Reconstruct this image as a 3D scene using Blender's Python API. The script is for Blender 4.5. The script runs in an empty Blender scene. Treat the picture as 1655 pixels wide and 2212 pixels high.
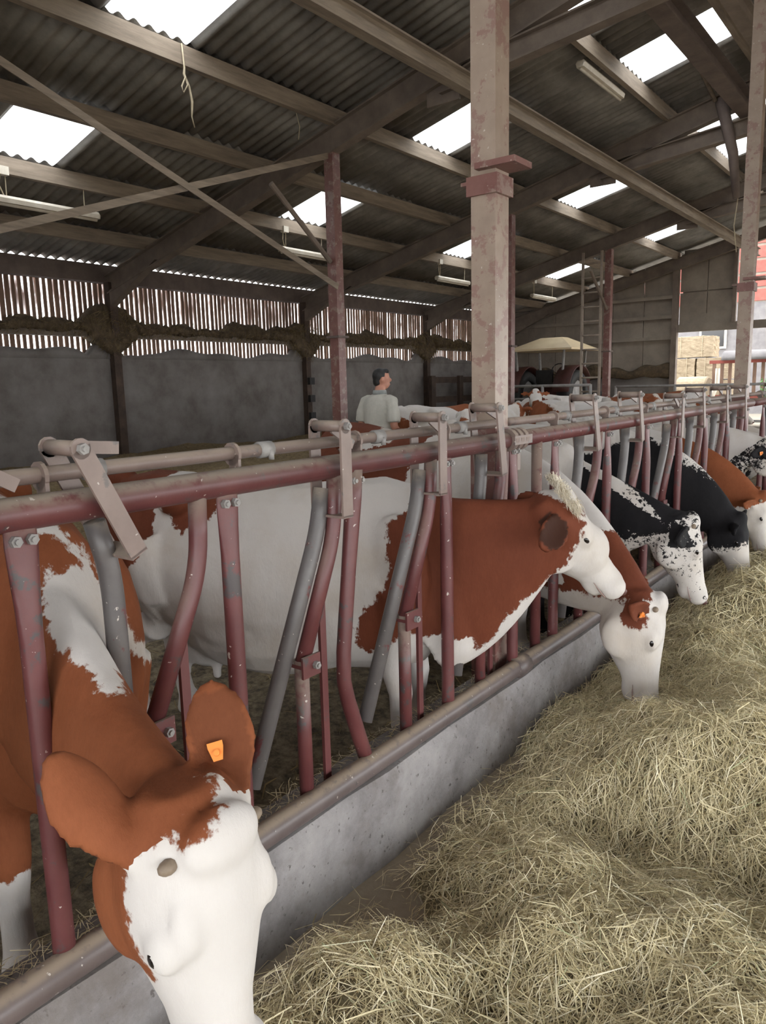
import bpy, bmesh, math, random
import numpy as np
from mathutils import Vector, Matrix

# ---------------------------------------------------------------- camera
scene = bpy.context.scene
col = scene.collection
CAM = Vector((1.595, 0.0, 1.705))
R_ = Vector((0.7962, 0.6045, -0.0242)); U_ = Vector((-0.0823, 0.1476, 0.9856)); F_ = Vector((-0.5994, 0.7828, -0.1672))
cd = bpy.data.cameras.new('camera'); cam = bpy.data.objects.new('camera', cd); col.objects.link(cam)
F_.normalize(); R_ = (R_ - F_ * R_.dot(F_)).normalized(); U_ = R_.cross(F_)
cam.matrix_world = Matrix(((R_.x, U_.x, -F_.x, CAM.x), (R_.y, U_.y, -F_.y, CAM.y), (R_.z, U_.z, -F_.z, CAM.z), (0, 0, 0, 1)))
cd.sensor_fit = 'VERTICAL'; cd.sensor_height = 36.0; cd.sensor_width = 36.0 * 1655 / 2212
cd.lens = 36.0 * 1620 / 2212; cd.clip_end = 300; cd.clip_start = 0.05
scene.camera = cam
# ---------------------------------------------------------------- overcast sky, exposure
w = bpy.data.worlds.new('overcast_sky'); scene.world = w; w.use_nodes = True
bg = w.node_tree.nodes['Background']
bg.inputs[0].default_value = (0.95, 0.98, 1.0, 1); bg.inputs[1].default_value = 7.0
vs = scene.view_settings
vs.view_transform = 'Standard'; vs.look = 'None'; vs.gamma = 1.0; vs.exposure = 0.06
try: vs.use_curve_mapping = False
except Exception: pass
rnd = random.Random(7)
npr = np.random.RandomState(5)

# ---------------------------------------------------------------- helpers
def lin(r, g, b):
    f = lambda c: (c / 255 / 12.92) if c / 255 < 0.04045 else ((c / 255 + 0.055) / 1.055) ** 2.4
    return (f(r), f(g), f(b), 1.0)

class NT:
    def __init__(s, name, rough=0.8):
        s.m = bpy.data.materials.new(name); s.m.use_nodes = True
        s.t = s.m.node_tree; s.b = s.t.nodes['Principled BSDF']; s.b.inputs['Roughness'].default_value = rough
        s.geo = s.t.nodes.new('ShaderNodeNewGeometry')
    def n(s, kind, **kw):
        nd = s.t.nodes.new(kind)
        for k, v in kw.items(): setattr(nd, k, v)
        return nd
    def l(s, a, b): s.t.links.new(a, b)
    def val(s, x, sock):
        if isinstance(x, (int, float)): sock.default_value = x
        elif isinstance(x, tuple): sock.default_value = x
        else: s.l(x, sock)
    def noise(s, scale, detail=6, rough=0.6, vec=None, stretch=None):
        nd = s.n('ShaderNodeTexNoise'); nd.inputs['Scale'].default_value = scale; nd.inputs['Detail'].default_value = detail
        nd.inputs['Roughness'].default_value = rough
        v = vec if vec is not None else s.geo.outputs['Position']
        if stretch:
            mp = s.n('ShaderNodeMapping'); mp.inputs['Scale'].default_value = stretch; s.l(v, mp.inputs['Vector']); v = mp.outputs[0]
        s.l(v, nd.inputs['Vector']); return nd.outputs['Fac']
    def ramp(s, fac, stops):
        nd = s.n('ShaderNodeValToRGB'); e = nd.color_ramp.elements
        while len(e) < len(stops): e.new(0.5)
        for el, (p, c) in zip(e, stops): el.position = p; el.color = c
        s.l(fac, nd.inputs[0]); return nd.outputs[0]
    def math(s, op, a, b=None, c=None, clamp=False):
        nd = s.n('ShaderNodeMath', operation=op); nd.use_clamp = clamp
        s.val(a, nd.inputs[0])
        if b is not None: s.val(b, nd.inputs[1])
        if c is not None: s.val(c, nd.inputs[2])
        return nd.outputs[0]
    def mix(s, fac, a, b):
        nd = s.n('ShaderNodeMix', data_type='RGBA'); s.val(fac, nd.inputs[0]); s.val(a, nd.inputs[6]); s.val(b, nd.inputs[7]); return nd.outputs[2]
    def smooth(s, x, lo, hi):
        nd = s.n('ShaderNodeMapRange', interpolation_type='SMOOTHSTEP'); s.val(x, nd.inputs[0])
        nd.inputs[1].default_value = lo; nd.inputs[2].default_value = hi; return nd.outputs[0]
    def bump(s, h, strength=0.4, dist=0.01):
        nd = s.n('ShaderNodeBump'); nd.inputs['Strength'].default_value = strength; nd.inputs['Distance'].default_value = dist
        s.l(h, nd.inputs['Height']); s.l(nd.outputs[0], s.b.inputs['Normal'])
    def color(s, c): s.val(c, s.b.inputs['Base Color'])
    def attr(s, name):
        nd = s.n('ShaderNodeAttribute'); nd.attribute_name = name; return nd.outputs['Fac']
    def normal_z(s):
        nd = s.n('ShaderNodeSeparateXYZ'); s.l(s.geo.outputs['Normal'], nd.inputs[0]); return nd.outputs[2]

def mat_noise(name, stops, scale=5, rough=0.85, bump=0.3, bscale=40, stretch=None, dist=0.01):
    k = NT(name, rough); k.color(k.ramp(k.noise(scale, 7, 0.65, stretch=stretch), stops))
    if bump: k.bump(k.noise(bscale, 5, 0.6, stretch=stretch), bump, dist)
    return k.m

M = {}
M['roof'] = mat_noise('fibre_cement', [(0.3, lin(108, 103, 97)), (0.55, lin(136, 131, 124)), (0.75, lin(156, 150, 142))], 2.2, 0.9, 0.2, 60)
M['purlin'] = mat_noise('old_timber', [(0.3, lin(112, 99, 86)), (0.6, lin(142, 128, 112)), (0.8, lin(158, 144, 126))], 3.0, 0.85, 0.25, 30, stretch=(6, 0.6, 6))
M['rafter'] = mat_noise('dusty_steel_brown', [(0.3, lin(100, 88, 79)), (0.6, lin(122, 109, 98)), (0.8, lin(138, 124, 111))], 3.0, 0.85, 0.25, 30)
M['dark_steel'] = mat_noise('dark_steel', [(0.3, lin(86, 74, 70)), (0.7, lin(112, 98, 90))], 4, 0.8, 0.2, 40)
M['grey_steel'] = mat_noise('grey_galvanised', [(0.3, lin(120, 116, 114)), (0.7, lin(158, 154, 150))], 6, 0.55, 0.15, 60)
M['wall'] = mat_noise('dirty_concrete', [(0.25, lin(84, 76, 71)), (0.5, lin(112, 106, 102)), (0.72, lin(126, 121, 117))], 1.6, 0.95, 0.4, 25)
M['slat'] = mat_noise('weathered_slat', [(0.3, lin(92, 70, 58)), (0.6, lin(128, 102, 86)), (0.8, lin(150, 126, 108))], 4, 0.9, 0.2, 30, stretch=(3, 3, .5))
M['gable'] = mat_noise('gable_panel', [(0.3, lin(116, 105, 95)), (0.6, lin(138, 127, 115)), (0.8, lin(150, 139, 126))], 2, 0.9, 0.2, 30)
M['hairy_hay'] = mat_noise('old_stuck_hay', [(0.3, lin(66, 54, 42)), (0.55, lin(98, 82, 62)), (0.75, lin(126, 108, 82))], 9, 0.95, 0.9, 50, dist=0.03)
M['wood_dark'] = mat_noise('dark_wood', [(0.3, lin(52, 42, 36)), (0.7, lin(82, 66, 56))], 4, 0.9, 0.3, 40)
M['twine'] = mat_noise('twine', [(0.3, lin(158, 144, 120)), (0.7, lin(186, 173, 148))], 20, 0.9, 0)
M['ladder'] = mat_noise('ladder_metal', [(0.3, lin(130, 116, 104)), (0.7, lin(160, 146, 132))], 5, 0.7, 0.1)
M['lamp_white'] = mat_noise('dusty_white_enamel', [(0.3, lin(190, 180, 164)), (0.7, lin(214, 206, 192))], 7, 0.6, 0)
M['black'] = mat_noise('black_rubber', [(0.3, lin(24, 23, 23)), (0.7, lin(40, 38, 37))], 8, 0.7, 0.2)
M['canopy'] = mat_noise('cream_canopy', [(0.3, lin(214, 190, 150)), (0.7, lin(232, 212, 176))], 2, 0.6, 0)
M['tractor_red'] = mat_noise('tractor_red', [(0.3, lin(62, 34, 30)), (0.7, lin(82, 44, 38))], 4, 0.6, 0)
M['bale'] = mat_noise('straw_bale', [(0.3, lin(138, 121, 98)), (0.55, lin(164, 147, 122)), (0.75, lin(182, 166, 140))], 9, 0.95, 0.8, 45, stretch=(1, 1, 3), dist=0.03)
M['brick'] = mat_noise('red_cladding', [(0.3, lin(128, 62, 54)), (0.7, lin(150, 80, 70))], 5, 0.8, 0)
M['render_wall'] = mat_noise('pale_render', [(0.3, lin(98, 94, 95)), (0.7, lin(120, 116, 115))], 3, 0.9, 0)
M['leaf'] = mat_noise('leaf_green', [(0.3, lin(58, 104, 52)), (0.7, lin(104, 150, 84))], 9, 0.8, 0)
M['ground'] = mat_noise('yard_ground', [(0.3, lin(116, 108, 96)), (0.7, lin(140, 132, 118))], 3, 0.95, 0.2)

def paint_mat(name, paint1, paint2, steel, dust, wear=0.62, dustlo=0.35):
    k = NT(name, 0.5)
    base = k.ramp(k.noise(7, 6), [(0.3, paint1), (0.7, paint2)])
    bare = k.smooth(k.noise(9, 8, 0.7), wear - 0.03, wear + 0.03)
    c = k.mix(bare, base, steel)
    d = k.math('MULTIPLY', k.smooth(k.normal_z(), dustlo, 0.95), k.smooth(k.noise(22, 6), 0.25, 0.5))
    specks = k.smooth(k.noise(55, 3, 0.5), 0.70, 0.73)
    c = k.mix(d, c, dust); c = k.mix(k.math('MULTIPLY', specks, 0.7), c, lin(205, 195, 185))
    k.color(c); k.val(k.math('MULTIPLY_ADD', d, 0.4, 0.42), k.b.inputs['Roughness'])
    k.bump(k.noise(60, 5), 0.12, 0.004)
    return k.m
M['red'] = paint_mat('worn_red_paint', lin(86, 44, 45), lin(102, 58, 57), lin(72, 65, 65), lin(142, 129, 116), wear=0.60, dustlo=0.05)
M['redgrey'] = paint_mat('rubbed_grey_tube', lin(84, 79, 79), lin(102, 97, 95), lin(100, 54, 54), lin(158, 145, 131), wear=0.62)
M['rod'] = paint_mat('dusty_rod', lin(112, 94, 88), lin(132, 115, 107), lin(98, 91, 89), lin(150, 135, 122), wear=0.6, dustlo=-0.2)
M['post'] = paint_mat('post_paint', lin(140, 122, 109), lin(160, 142, 127), lin(136, 108, 99), lin(170, 154, 138), wear=0.55)
M['postred'] = paint_mat('post_red_paint', lin(108, 70, 64), lin(126, 90, 83), lin(134, 112, 103), lin(160, 145, 130), wear=0.56)
M['pipe'] = paint_mat('kerb_pipe', lin(84, 73, 71), lin(102, 90, 87), lin(78, 72, 71), lin(146, 130, 113), wear=0.6, dustlo=0.5)

k = NT('kerb_concrete', 0.9)
c = k.ramp(k.noise(3, 8, 0.7), [(0.3, lin(108, 103, 102)), (0.55, lin(146, 141, 140)), (0.75, lin(166, 161, 158))])
c = k.mix(k.smooth(k.noise(38, 5, 0.6), 0.60, 0.70), c, lin(92, 86, 84)); c = k.mix(k.math('MULTIPLY', k.smooth(k.noise(1.7, 7, 0.7), 0.48, 0.66), 0.65), c, lin(104, 94, 86)); k.color(c); k.bump(k.noise(35, 8, 0.7), 0.7, 0.012); M['kerb'] = k.m
k = NT('alley_concrete', 0.9)
c = k.ramp(k.noise(4, 8, 0.7), [(0.3, lin(138, 126, 110)), (0.6, lin(166, 154, 136)), (0.8, lin(182, 170, 150))]); k.color(c); k.bump(k.noise(50, 7), 0.4, 0.006); M['alley'] = k.m
k = NT('muck', 0.75)
c = k.ramp(k.noise(14, 9, 0.75), [(0.34, lin(66, 53, 41)), (0.47, lin(128, 112, 86)), (0.58, lin(170, 152, 120)), (0.75, lin(196, 180, 146))])
px = k.n('ShaderNodeSeparateXYZ'); k.l(k.geo.outputs['Position'], px.inputs[0])
bed = k.smooth(k.math('ADD', px.outputs[0], k.math('MULTIPLY', k.noise(1.1, 5), 2.0)), -4.2, -5.2)
c = k.mix(bed, c, k.ramp(k.noise(20, 9, 0.8), [(0.32, lin(104, 86, 60)), (0.5, lin(156, 134, 96)), (0.7, lin(196, 172, 128))]))
k.color(c); k.bump(k.noise(26, 9, 0.75), 1.0, 0.05); M['muck'] = k.m
k = NT('hay_bed', 0.95)
c = k.ramp(k.noise(30, 9, 0.8), [(0.3, lin(132, 117, 88)), (0.5, lin(186, 171, 134)), (0.7, lin(220, 206, 170))]); k.color(c); k.bump(k.noise(60, 9, 0.8), 1.0, 0.03); M['hay_bed'] = k.m
def strand_mat(name, stops):
    k = NT(name, 0.8); nd = k.attr('tint'); k.color(k.ramp(nd, stops))
    return k.m
M['hay'] = strand_mat('hay_stems', [(0.0, lin(160, 146, 110)), (0.3, lin(212, 197, 154)), (0.65, lin(238, 225, 187)), (0.9, lin(252, 243, 216)), (1.0, lin(190, 194, 152))])
M['straw'] = strand_mat('muck_straw', [(0.0, lin(92, 76, 48)), (0.6, lin(140, 120, 80)), (1.0, lin(176, 154, 108))])
k = NT('skylight_sheet', 0.4)
tr = k.n('ShaderNodeBsdfTransparent'); tl = k.n('ShaderNodeBsdfTranslucent'); mx = k.n('ShaderNodeMixShader'); mx.inputs[0].default_value = 0.35
dirt = k.smooth(k.noise(7, 7, 0.7, stretch=(0.5, 3, 1)), 0.64, 0.70)
k.l(k.mix(dirt, (0.95, 0.96, 0.97, 1), (0.55, 0.52, 0.48, 1)), tr.inputs[0]); tl.inputs[0].default_value = (0.9, 0.9, 0.9, 1)
k.l(tr.outputs[0], mx.inputs[1]); k.l(tl.outputs[0], mx.inputs[2]); k.l(mx.outputs[0], k.t.nodes['Material Output'].inputs[0]); M['skylight'] = k.m

class MB:
    """collects boxes, tubes and lofts into one mesh"""
    def __init__(s): s.v = []; s.f = []
    def add(s, vs, fs):
        o = len(s.v); s.v += [tuple(v) for v in vs]; s.f += [tuple(i + o for i in f) for f in fs]; return s
    def box(s, x0, x1, y0, y1, z0, z1):
        return s.add([(x0, y0, z0), (x1, y0, z0), (x1, y1, z0), (x0, y1, z0), (x0, y0, z1), (x1, y0, z1), (x1, y1, z1), (x0, y1, z1)],
                     [(3, 2, 1, 0), (4, 5, 6, 7), (0, 1, 5, 4), (1, 2, 6, 5), (2, 3, 7, 6), (3, 0, 4, 7)])
    def beam(s, a, b, w, h, up=(0, 0, 1)):
        a = Vector(a); b = Vector(b); d = (b - a).normalized(); sx = d.cross(Vector(up)).normalized(); u = sx.cross(d)
        vs = [p + sx * i * w / 2 + u * j * h / 2 for p in (a, b) for i, j in ((-1, -1), (1, -1), (1, 1), (-1, 1))]
        return s.add(vs, [(3, 2, 1, 0), (4, 5, 6, 7), (0, 1, 5, 4), (1, 2, 6, 5), (2, 3, 7, 6), (3, 0, 4, 7)])
    def rings(s, rings, cap=True):
        n = len(rings[0]); vs = [p for r in rings for p in r]; fs = []
        for i in range(len(rings) - 1):
            for j in range(n):
                k2 = (j + 1) % n; fs.append((i * n + j, i * n + k2, (i + 1) * n + k2, (i + 1) * n + j))
        if cap: fs.append(tuple(range(n - 1, -1, -1))); fs.append(tuple((len(rings) - 1) * n + j for j in range(n)))
        return s.add(vs, fs)
    def tube(s, pts, rad, n=10, flat=None, ref=(0.31, 0.17, 0.93)):
        pts = [Vector(p) for p in pts]; R = []
        for i, p in enumerate(pts):
            d = (pts[min(i + 1, len(pts) - 1)] - pts[max(i - 1, 0)]).normalized()
            rf = Vector(ref)
            if abs(d.dot(rf)) > 0.95: rf = Vector((1, 0, 0))
            a = d.cross(rf).normalized(); b = d.cross(a)
            r = rad[i] if isinstance(rad, (list, tuple)) else rad
            R.append([p + a * math.cos(t) * r + b * math.sin(t) * r for t in (2 * math.pi * q / n for q in range(n))])
        return s.rings(R)
    def ell(s, c, r, n=12, m=8, rot=None):
        c = Vector(c); R = []
        for i in range(m + 1):
            ph = math.pi * min(max(i / m, 0.02), 0.98)
            ring = []
            for q in range(n):
                th = -2 * math.pi * q / n
                v = Vector((r[0] * math.sin(ph) * math.cos(th), r[1] * math.sin(ph) * math.sin(th), r[2] * math.cos(ph)))
                ring.append(c + (rot @ v if rot else v))
            R.append(ring)
        return s.rings(R)
    def mesh(s, name, smooth=False):
        me = bpy.data.meshes.new(name); me.from_pydata(s.v, [], s.f); me.update()
        if smooth:
            for p in me.polygons: p.use_smooth = True
        return me
    def build(s, name, mat, parent=None, smooth=False):
        me = s.mesh(name, smooth); me.materials.append(M[mat] if isinstance(mat, str) else mat)
        o = bpy.data.objects.new(name, me); col.objects.link(o); o.parent = parent; return o

def tag(o, label=None, cat=None, group=None, kind=None):
    if label: o['label'] = label
    if cat: o['category'] = cat
    if group: o['group'] = group
    if kind: o['kind'] = kind
    return o
def empty(name, loc=(0, 0, 0), rz=0):
    o = bpy.data.objects.new(name, None); o.empty_display_size = 0.1; o.location = loc; o.rotation_euler.z = rz; col.objects.link(o); return o
def place(me, name, parent=None, loc=(0, 0, 0)):
    o = bpy.data.objects.new(name, me); col.objects.link(o); o.parent = parent; o.location = loc; return o
def smooth_by_angle(o, ang=0.7):
    for p in o.data.polygons: p.use_smooth = True
    o.data.set_sharp_from_angle(angle=ang) if hasattr(o.data, 'set_sharp_from_angle') else None
    return o
# ================================================================ the barn
XW, FY = -10.6, [-1.95, 3.05, 8.05, 13.05, 18.05, 23.05]      # back wall, frame positions
SL = 0.25
RIDGE = 1.75
def roof_z(x): return 3.9 + SL * (x + 10.6)
# alley floor and outer yard
tag(MB().box(0.05, 7.0, -6, 24, -0.2, 0.0).build('floor', 'alley'), 'concrete feeding alley floor under the hay', None, None, 'structure')
yard = tag(MB().box(-14, 40, 24, 70, -0.3, -0.02).box(7.0, 40, -30, 24, -0.3, -0.02).build('yard_ground', 'ground'), 'pale yard ground outside the barn', 'ground', None, 'structure')

# height of the bedding in the pen
def muck_z(x, y):
    t = min(max((-5.7 - x + 0.35 * math.sin(y * 0.9)) / 1.5, 0), 1); t = t * t * (3 - 2 * t)
    return 0.05 + t * (0.50 + 0.03 * (y - 8) / 5 * (1 if y > 8 else 0)) + 0.03 * math.sin(3.1 * x + 1.7 * y) * math.sin(2.3 * y - x) + (0.06 * math.sin(1.3 * y + 2.2 * x) if t > 0.3 else 0)
nx, ny = 110, 220
V = []; Fc = []
for i in range(nx + 1):
    x = -10.6 + (10.6 - 0.1) * (i / nx)
    for j in range(ny + 1):
        y = -6 + 29.3 * j / ny
        V.append((x, y, muck_z(x, y) + npr.normal() * 0.008))
for i in range(nx):
    for j in range(ny):
        a = i * (ny + 1) + j; Fc.append((a, a + ny + 1, a + ny + 2, a + 1))
o = MB().add(V, Fc).build('floor', 'muck', None, True); tag(o, 'muck covered floor of the cow pen with straw bedding', None, None, 'structure')

# back wall: concrete, beam, slats
wall = MB(); n = 60
wall.box(-10.85, XW, -6, 23.3, -0.3, 2.30)
wb = wall.build('wall_back', 'wall'); tag(wb, 'dirty grey concrete wall at the back of the pen', None, None, 'structure')
# uneven muck line on top of the concrete
tp = []; m = MB(); R = []
for j in range(161):
    y = -6 + 29.3 * j / 160
    h = 2.42 + 0.05 * math.sin(y * 2.1) + 0.035 * math.sin(y * 5.3 + 1) - (0.05 if abs(y - 8.1) < 0.6 else 0)
    if abs(((y - 3.05) % 5.0) - 5.0) < 0.35 or ((y - 3.05) % 5.0) < 0.2: h += 0.22
    R.append([Vector((-10.84, y, 2.28)), Vector((-10.58, y, 2.28)), Vector((-10.60, y, h - 0.02)), Vector((-10.70, y, h)), Vector((-10.82, y, h - 0.02))])
m.rings(R).build('wall_top_crust', 'wall', wb, True)
M['film'] = (lambda k: (k, k.m))(NT('dirty_film'))
kk = M['film'][0]; M['film'] = M['film'][1]
tr = kk.n('ShaderNodeBsdfTransparent'); mxs = kk.n('ShaderNodeMixShader'); kk.color(lin(176, 140, 122))
fz = kk.n('ShaderNodeSeparateXYZ'); kk.l(kk.geo.outputs['Position'], fz.inputs[0])
fade = kk.smooth(fz.outputs[2], 2.85, 3.35)
op = kk.math('MULTIPLY', kk.smooth(kk.noise(2.2, 7, 0.7, stretch=(1, 1.6, 0.5)), 0.32, 0.62), kk.math('MULTIPLY_ADD', fade, 0.5, 0.42))
kk.l(op, mxs.inputs[0]); kk.l(tr.outputs[0], mxs.inputs[1]); kk.l(kk.b.outputs[0], mxs.inputs[2]); kk.l(mxs.outputs[0], kk.t.nodes['Material Output'].inputs[0])
MB().box(-10.90, -10.895, -3, 23.2, 2.2, 3.75).build('dusty_netting', 'film', wb)
sl = MB().box(-0.012, 0.012, -0.031, 0.031, 2.2, 3.74).mesh('slat'); sl.materials.append(M['slat'])
for i in range(250):
    y = -3.0 + i * 0.105
    if y > 23: break
    s = place(sl, 'slat', wb, (-10.80 + rnd.uniform(-0.006, 0.006), y + rnd.uniform(-0.008, 0.008), 0)); s.rotation_euler.z = rnd.uniform(-0.12, 0.12)
    s.scale.y = rnd.uniform(0.85, 1.22)
# rail with the ledge of caught hay
MB().box(-10.78, -10.60, -6, 23.3, 2.66, 2.80).build('ledge_beam', 'rafter', wb)
R = []; 
for j in range(1001):
    y = -6 + 29.3 * j / 1000
    f = (y - 3.05) % 5.0; pk = math.exp(-((min(f, 5 - f)) / 0.42) ** 2)
    h = 2.97 + 0.18 * pk + 0.07 * math.sin(y * 1.7 + 0.6) + 0.05 * math.sin(y * 4.1) + 0.035 * math.sin(y * 9.7 + 2) + npr.normal() * 0.016
    wd = 0.12 + 0.07 * pk + 0.02 * math.sin(y * 6) + npr.normal() * 0.012
    lo = 2.74 - (0.38 * pk if pk > 0.3 else 0) + 0.02 * math.sin(y * 7) + npr.normal() * 0.012
    R.append([Vector((-10.76, y, lo + 0.03)), Vector((-10.60 + wd * 0.7, y, lo)), Vector((-10.60 + wd, y, lo + 0.12)), Vector((-10.62 + wd * 0.5, y, h - 0.06)), Vector((-10.68, y, h)), Vector((-10.76, y, h - 0.05))])
hl = MB().rings(R).build('caught_hay', 'hairy_hay', wb, True); hl['kind'] = 'stuff'
vs = []; fs = []; tn = []; rs = np.random.RandomState(9)
for q in range(6500):
    y = rs.uniform(3, 22) if q % 3 else 3.05 + 5 * rs.randint(0, 4) + rs.normal(0, 0.32)
    f = (y - 3.05) % 5.0; pk = math.exp(-((min(f, 5 - f)) / 0.42) ** 2)
    c = Vector((-10.56 + rs.uniform(0, 0.10 + 0.07 * pk), y, rs.uniform(2.68 - 0.36 * pk, 2.98 + 0.18 * pk)))
    d = Vector((rs.normal(0, 0.35), rs.normal(0, 0.6), -rs.uniform(0.1, 1.0))).normalized() * rs.uniform(0.05, 0.16); wv = Vector((0.0, 1.0, 0.3)).cross(d).normalized() * 0.004; o0 = len(vs)
    vs += [c - wv, c + wv, c + d + wv * .4, c + d - wv * .4]; fs.append((o0, o0 + 1, o0 + 2, o0 + 3)); tn += [rs.uniform(0, 0.7)] * 4
me = MB().add(vs, fs).mesh('caught_straw'); me.materials.append(M['straw']); me.attributes.new('tint', 'FLOAT', 'POINT').data.foreach_set('value', np.array(tn, np.float32))
place(me, 'caught_straw', wb)['kind'] = 'stuff'
# eaves beam
tag(MB().box(-10.78, -10.58, -6, 23.3, 3.60, 3.902).build('eaves_beam', 'dark_steel'), 'long dark beam under the eaves above the slatted back wall', 'beam')
# wall posts of the frames
for k, y in enumerate(FY):
    m = MB().box(-10.60, -10.46, y - 0.075, y + 0.075, 0.3, 3.6)
    o = m.build('wall_post', 'wood_dark'); tag(o, ['dark wall post behind the viewpoint at the back wall', 'dark wall post of the nearest bay against the concrete back wall', 'dark brown wall post, leftmost one seen against the concrete back wall', 'dark wall post against the concrete wall left of the mauve inner post', 'dark wall post of the back wall just left of the big fence post', 'dark corner post where back wall meets far gable'][k], 'post', 'wall posts under the rafters')
    if k == 3:
        for z in (0.95, 1.35, 1.75): MB().box(-10.46, -10.38, y - 0.06, y + 0.1, z, z + 0.16).build('bracket', 'black', o)

# roof: one corrugated sheet per cell
PX = [-10.55, -9.37, -7.95, -6.57, -5.19, -3.83, -2.47, -1.11, 0.27, RIDGE]
def sheet_mesh(name, dx, mat, nseg=8, waves=6, wid=1.02):
    m = MB(); vs = []; n = waves * nseg
    for i in range(n + 1):
        yy = wid * i / n * 1.03; zz = 0.024 * math.cos(2 * math.pi * waves * i / n)
        for x, dz in ((0, 0), (dx, SL * dx)): vs += [(x, yy, dz + zz), (x, yy, dz + zz + 0.007)]
    fs = []
    for i in range(n):
        a = i * 4; b = a + 4
        fs += [(a, b, b + 2, a + 2), (a + 1, a + 3, b + 3, b + 1), (a, a + 1, b + 1, b), (a + 2, b + 2, b + 3, a + 3)]
    m.add(vs, fs); me = m.mesh(name, True); me.materials.append(M[mat]); return me
roof = empty('ceiling'); tag(roof, 'dark corrugated fibre cement roof with skylight sheets', None, None, 'structure')
SKY = set()
for c in (0, 5, 10, 15, 20): SKY |= {(2, c), (4, c)}
for c in (4, 6, 9, 11, 14, 16, 19): SKY |= {(6, c)}
Y0 = 4.66 - 1.02 * 5
cnt = 0
for r in range(len(PX) - 1):
    x0, x1 = PX[r] - 0.08, PX[r + 1] + 0.02
    me = sheet_mesh('roof_sheet', x1 - x0, 'roof'); ms = sheet_mesh('skylight_sheet', x1 - x0, 'skylight')
    for c in range(-5, 25):
        y = Y0 + 1.02 * c
        if y > 23.4: continue
        sky = (r, c) in SKY
        o = place(ms if sky else me, 'skylight_sheet' if sky else 'roof_sheet', roof, (x0, y, roof_z(x0) + 0.03 + (0.006 if c % 2 else 0)))
# far slope beyond the ridge, over the viewpoint, out of view
m = MB(); vs = []; fs = []
for i in range(161):
    y = -6 + 29.6 * i / 160
    for x in (RIDGE, 7.6): vs.append((x, y, roof_z(RIDGE) + 0.03 - SL * (x - RIDGE) + 0.02 * math.cos(i * 2.2)))
for i in range(160): fs.append((2 * i, 2 * i + 1, 2 * i + 3, 2 * i + 2))
m.add(vs, fs).build('roof_slope', 'roof', roof, True)

# purlins
ORD = ['eaves', 'first', 'second', 'third', 'fourth', 'fifth', 'sixth', 'seventh', 'eighth', 'ridge']
for i, x in enumerate(PX[1:9], 1):
    z = roof_z(x)
    m = MB()
    m.box(x - 0.04, x + 0.04, -6, 23.3, z - 0.20, z + 0.0)
    tag(m.build('purlin', 'purlin', roof), 'pale timber purlin under the roof sheets, %s one up from the back wall' % ORD[i])
# frames: rafter, tie, posts
FN = ['frame behind the viewpoint', 'nearest frame, mostly above the picture', 'frame meeting the leftmost wall post', 'frame meeting the second wall post', 'frame carrying the ladder post', 'far gable frame']
def ibeam(m, a, b, w=0.14, h=0.30, t=0.02):
    a = Vector(a); b = Vector(b); d = (b - a).normalized(); sx = d.cross(Vector((0, 0, 1))).normalized(); u = sx.cross(d)
    m.beam(a + u * (h / 2 - t / 2), b + u * (h / 2 - t / 2), w, t); m.beam(a - u * (h / 2 - t / 2), b - u * (h / 2 - t / 2), w, t); m.beam(a, b, 0.03, h - 2 * t)
for k, y in enumerate(FY):
    e = empty('roof_frame', (XW, y, 0)); tag(e, 'brown steel roof frame, ' + FN[k], 'roof frame', 'steel roof frames')
    def P(n, mm, mt='rafter'):
        o = mm.build(n, mt, e); o.location = (-XW, -y, 0); return o
    m = MB(); ibeam(m, (XW + 0.05, y, roof_z(XW) - 0.34), (RIDGE, y, roof_z(RIDGE) - 0.34), 0.16, 0.32); P('rafter', m)
    m = MB(); ibeam(m, (RIDGE, y, roof_z(RIDGE) - 0.34), (7.0, y, roof_z(RIDGE) - 0.34 - SL * (7.0 - RIDGE)), 0.16, 0.32); P('rafter', m)
    m = MB(); m.add([(XW, y - 0.07, 3.42), (XW, y + 0.07, 3.42), (XW + 0.05, y - 0.07, 3.15), (XW + 0.05, y + 0.07, 3.15), (XW + 1.5, y - 0.07, roof_z(XW + 1.5) - 0.45), (XW + 1.5, y + 0.07, roof_z(XW + 1.5) - 0.45)], [(0, 2, 4), (1, 5, 3), (2, 3, 5, 4), (0, 1, 3, 2), (0, 4, 5, 1)]); P('haunch', m)
    if k >= 2 and k != 5:
        m = MB(); ibeam(m, (-3.55, y, roof_z(-3.55) - 0.50), (0.6, y, 5.62), 0.16, 0.24); P('tie_beam', m)
        m = MB().box(-3.75, -3.30, y - 0.012, y + 0.012, 4.95, 5.55); P('gusset_plate', m)
# Y-running steel beams
m = MB(); ibeam(m, (-3.05, -6, 4.98), (-3.05, 23, 4.98), 0.13, 0.20)
tag(m.build('track_beam', 'purlin'), 'long dusty steel beam running lengthwise behind the big fence post', 'beam')
m = MB(); ibeam(m, (-1.28, -6, 5.66), (-1.28, 23, 5.66), 0.22, 0.24)
tag(m.build('track_beam', 'dark_steel'), 'brown lengthwise steel beam crossing in front of the upper right skylight', 'beam')
m = MB(); ibeam(m, (-0.62, -6, 5.6), (-0.62, 23, 5.6), 0.14, 0.22)
tag(m.build('track_beam', 'rafter'), 'lengthwise steel beam at the upper right corner beside the far fence post', 'beam')

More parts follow.
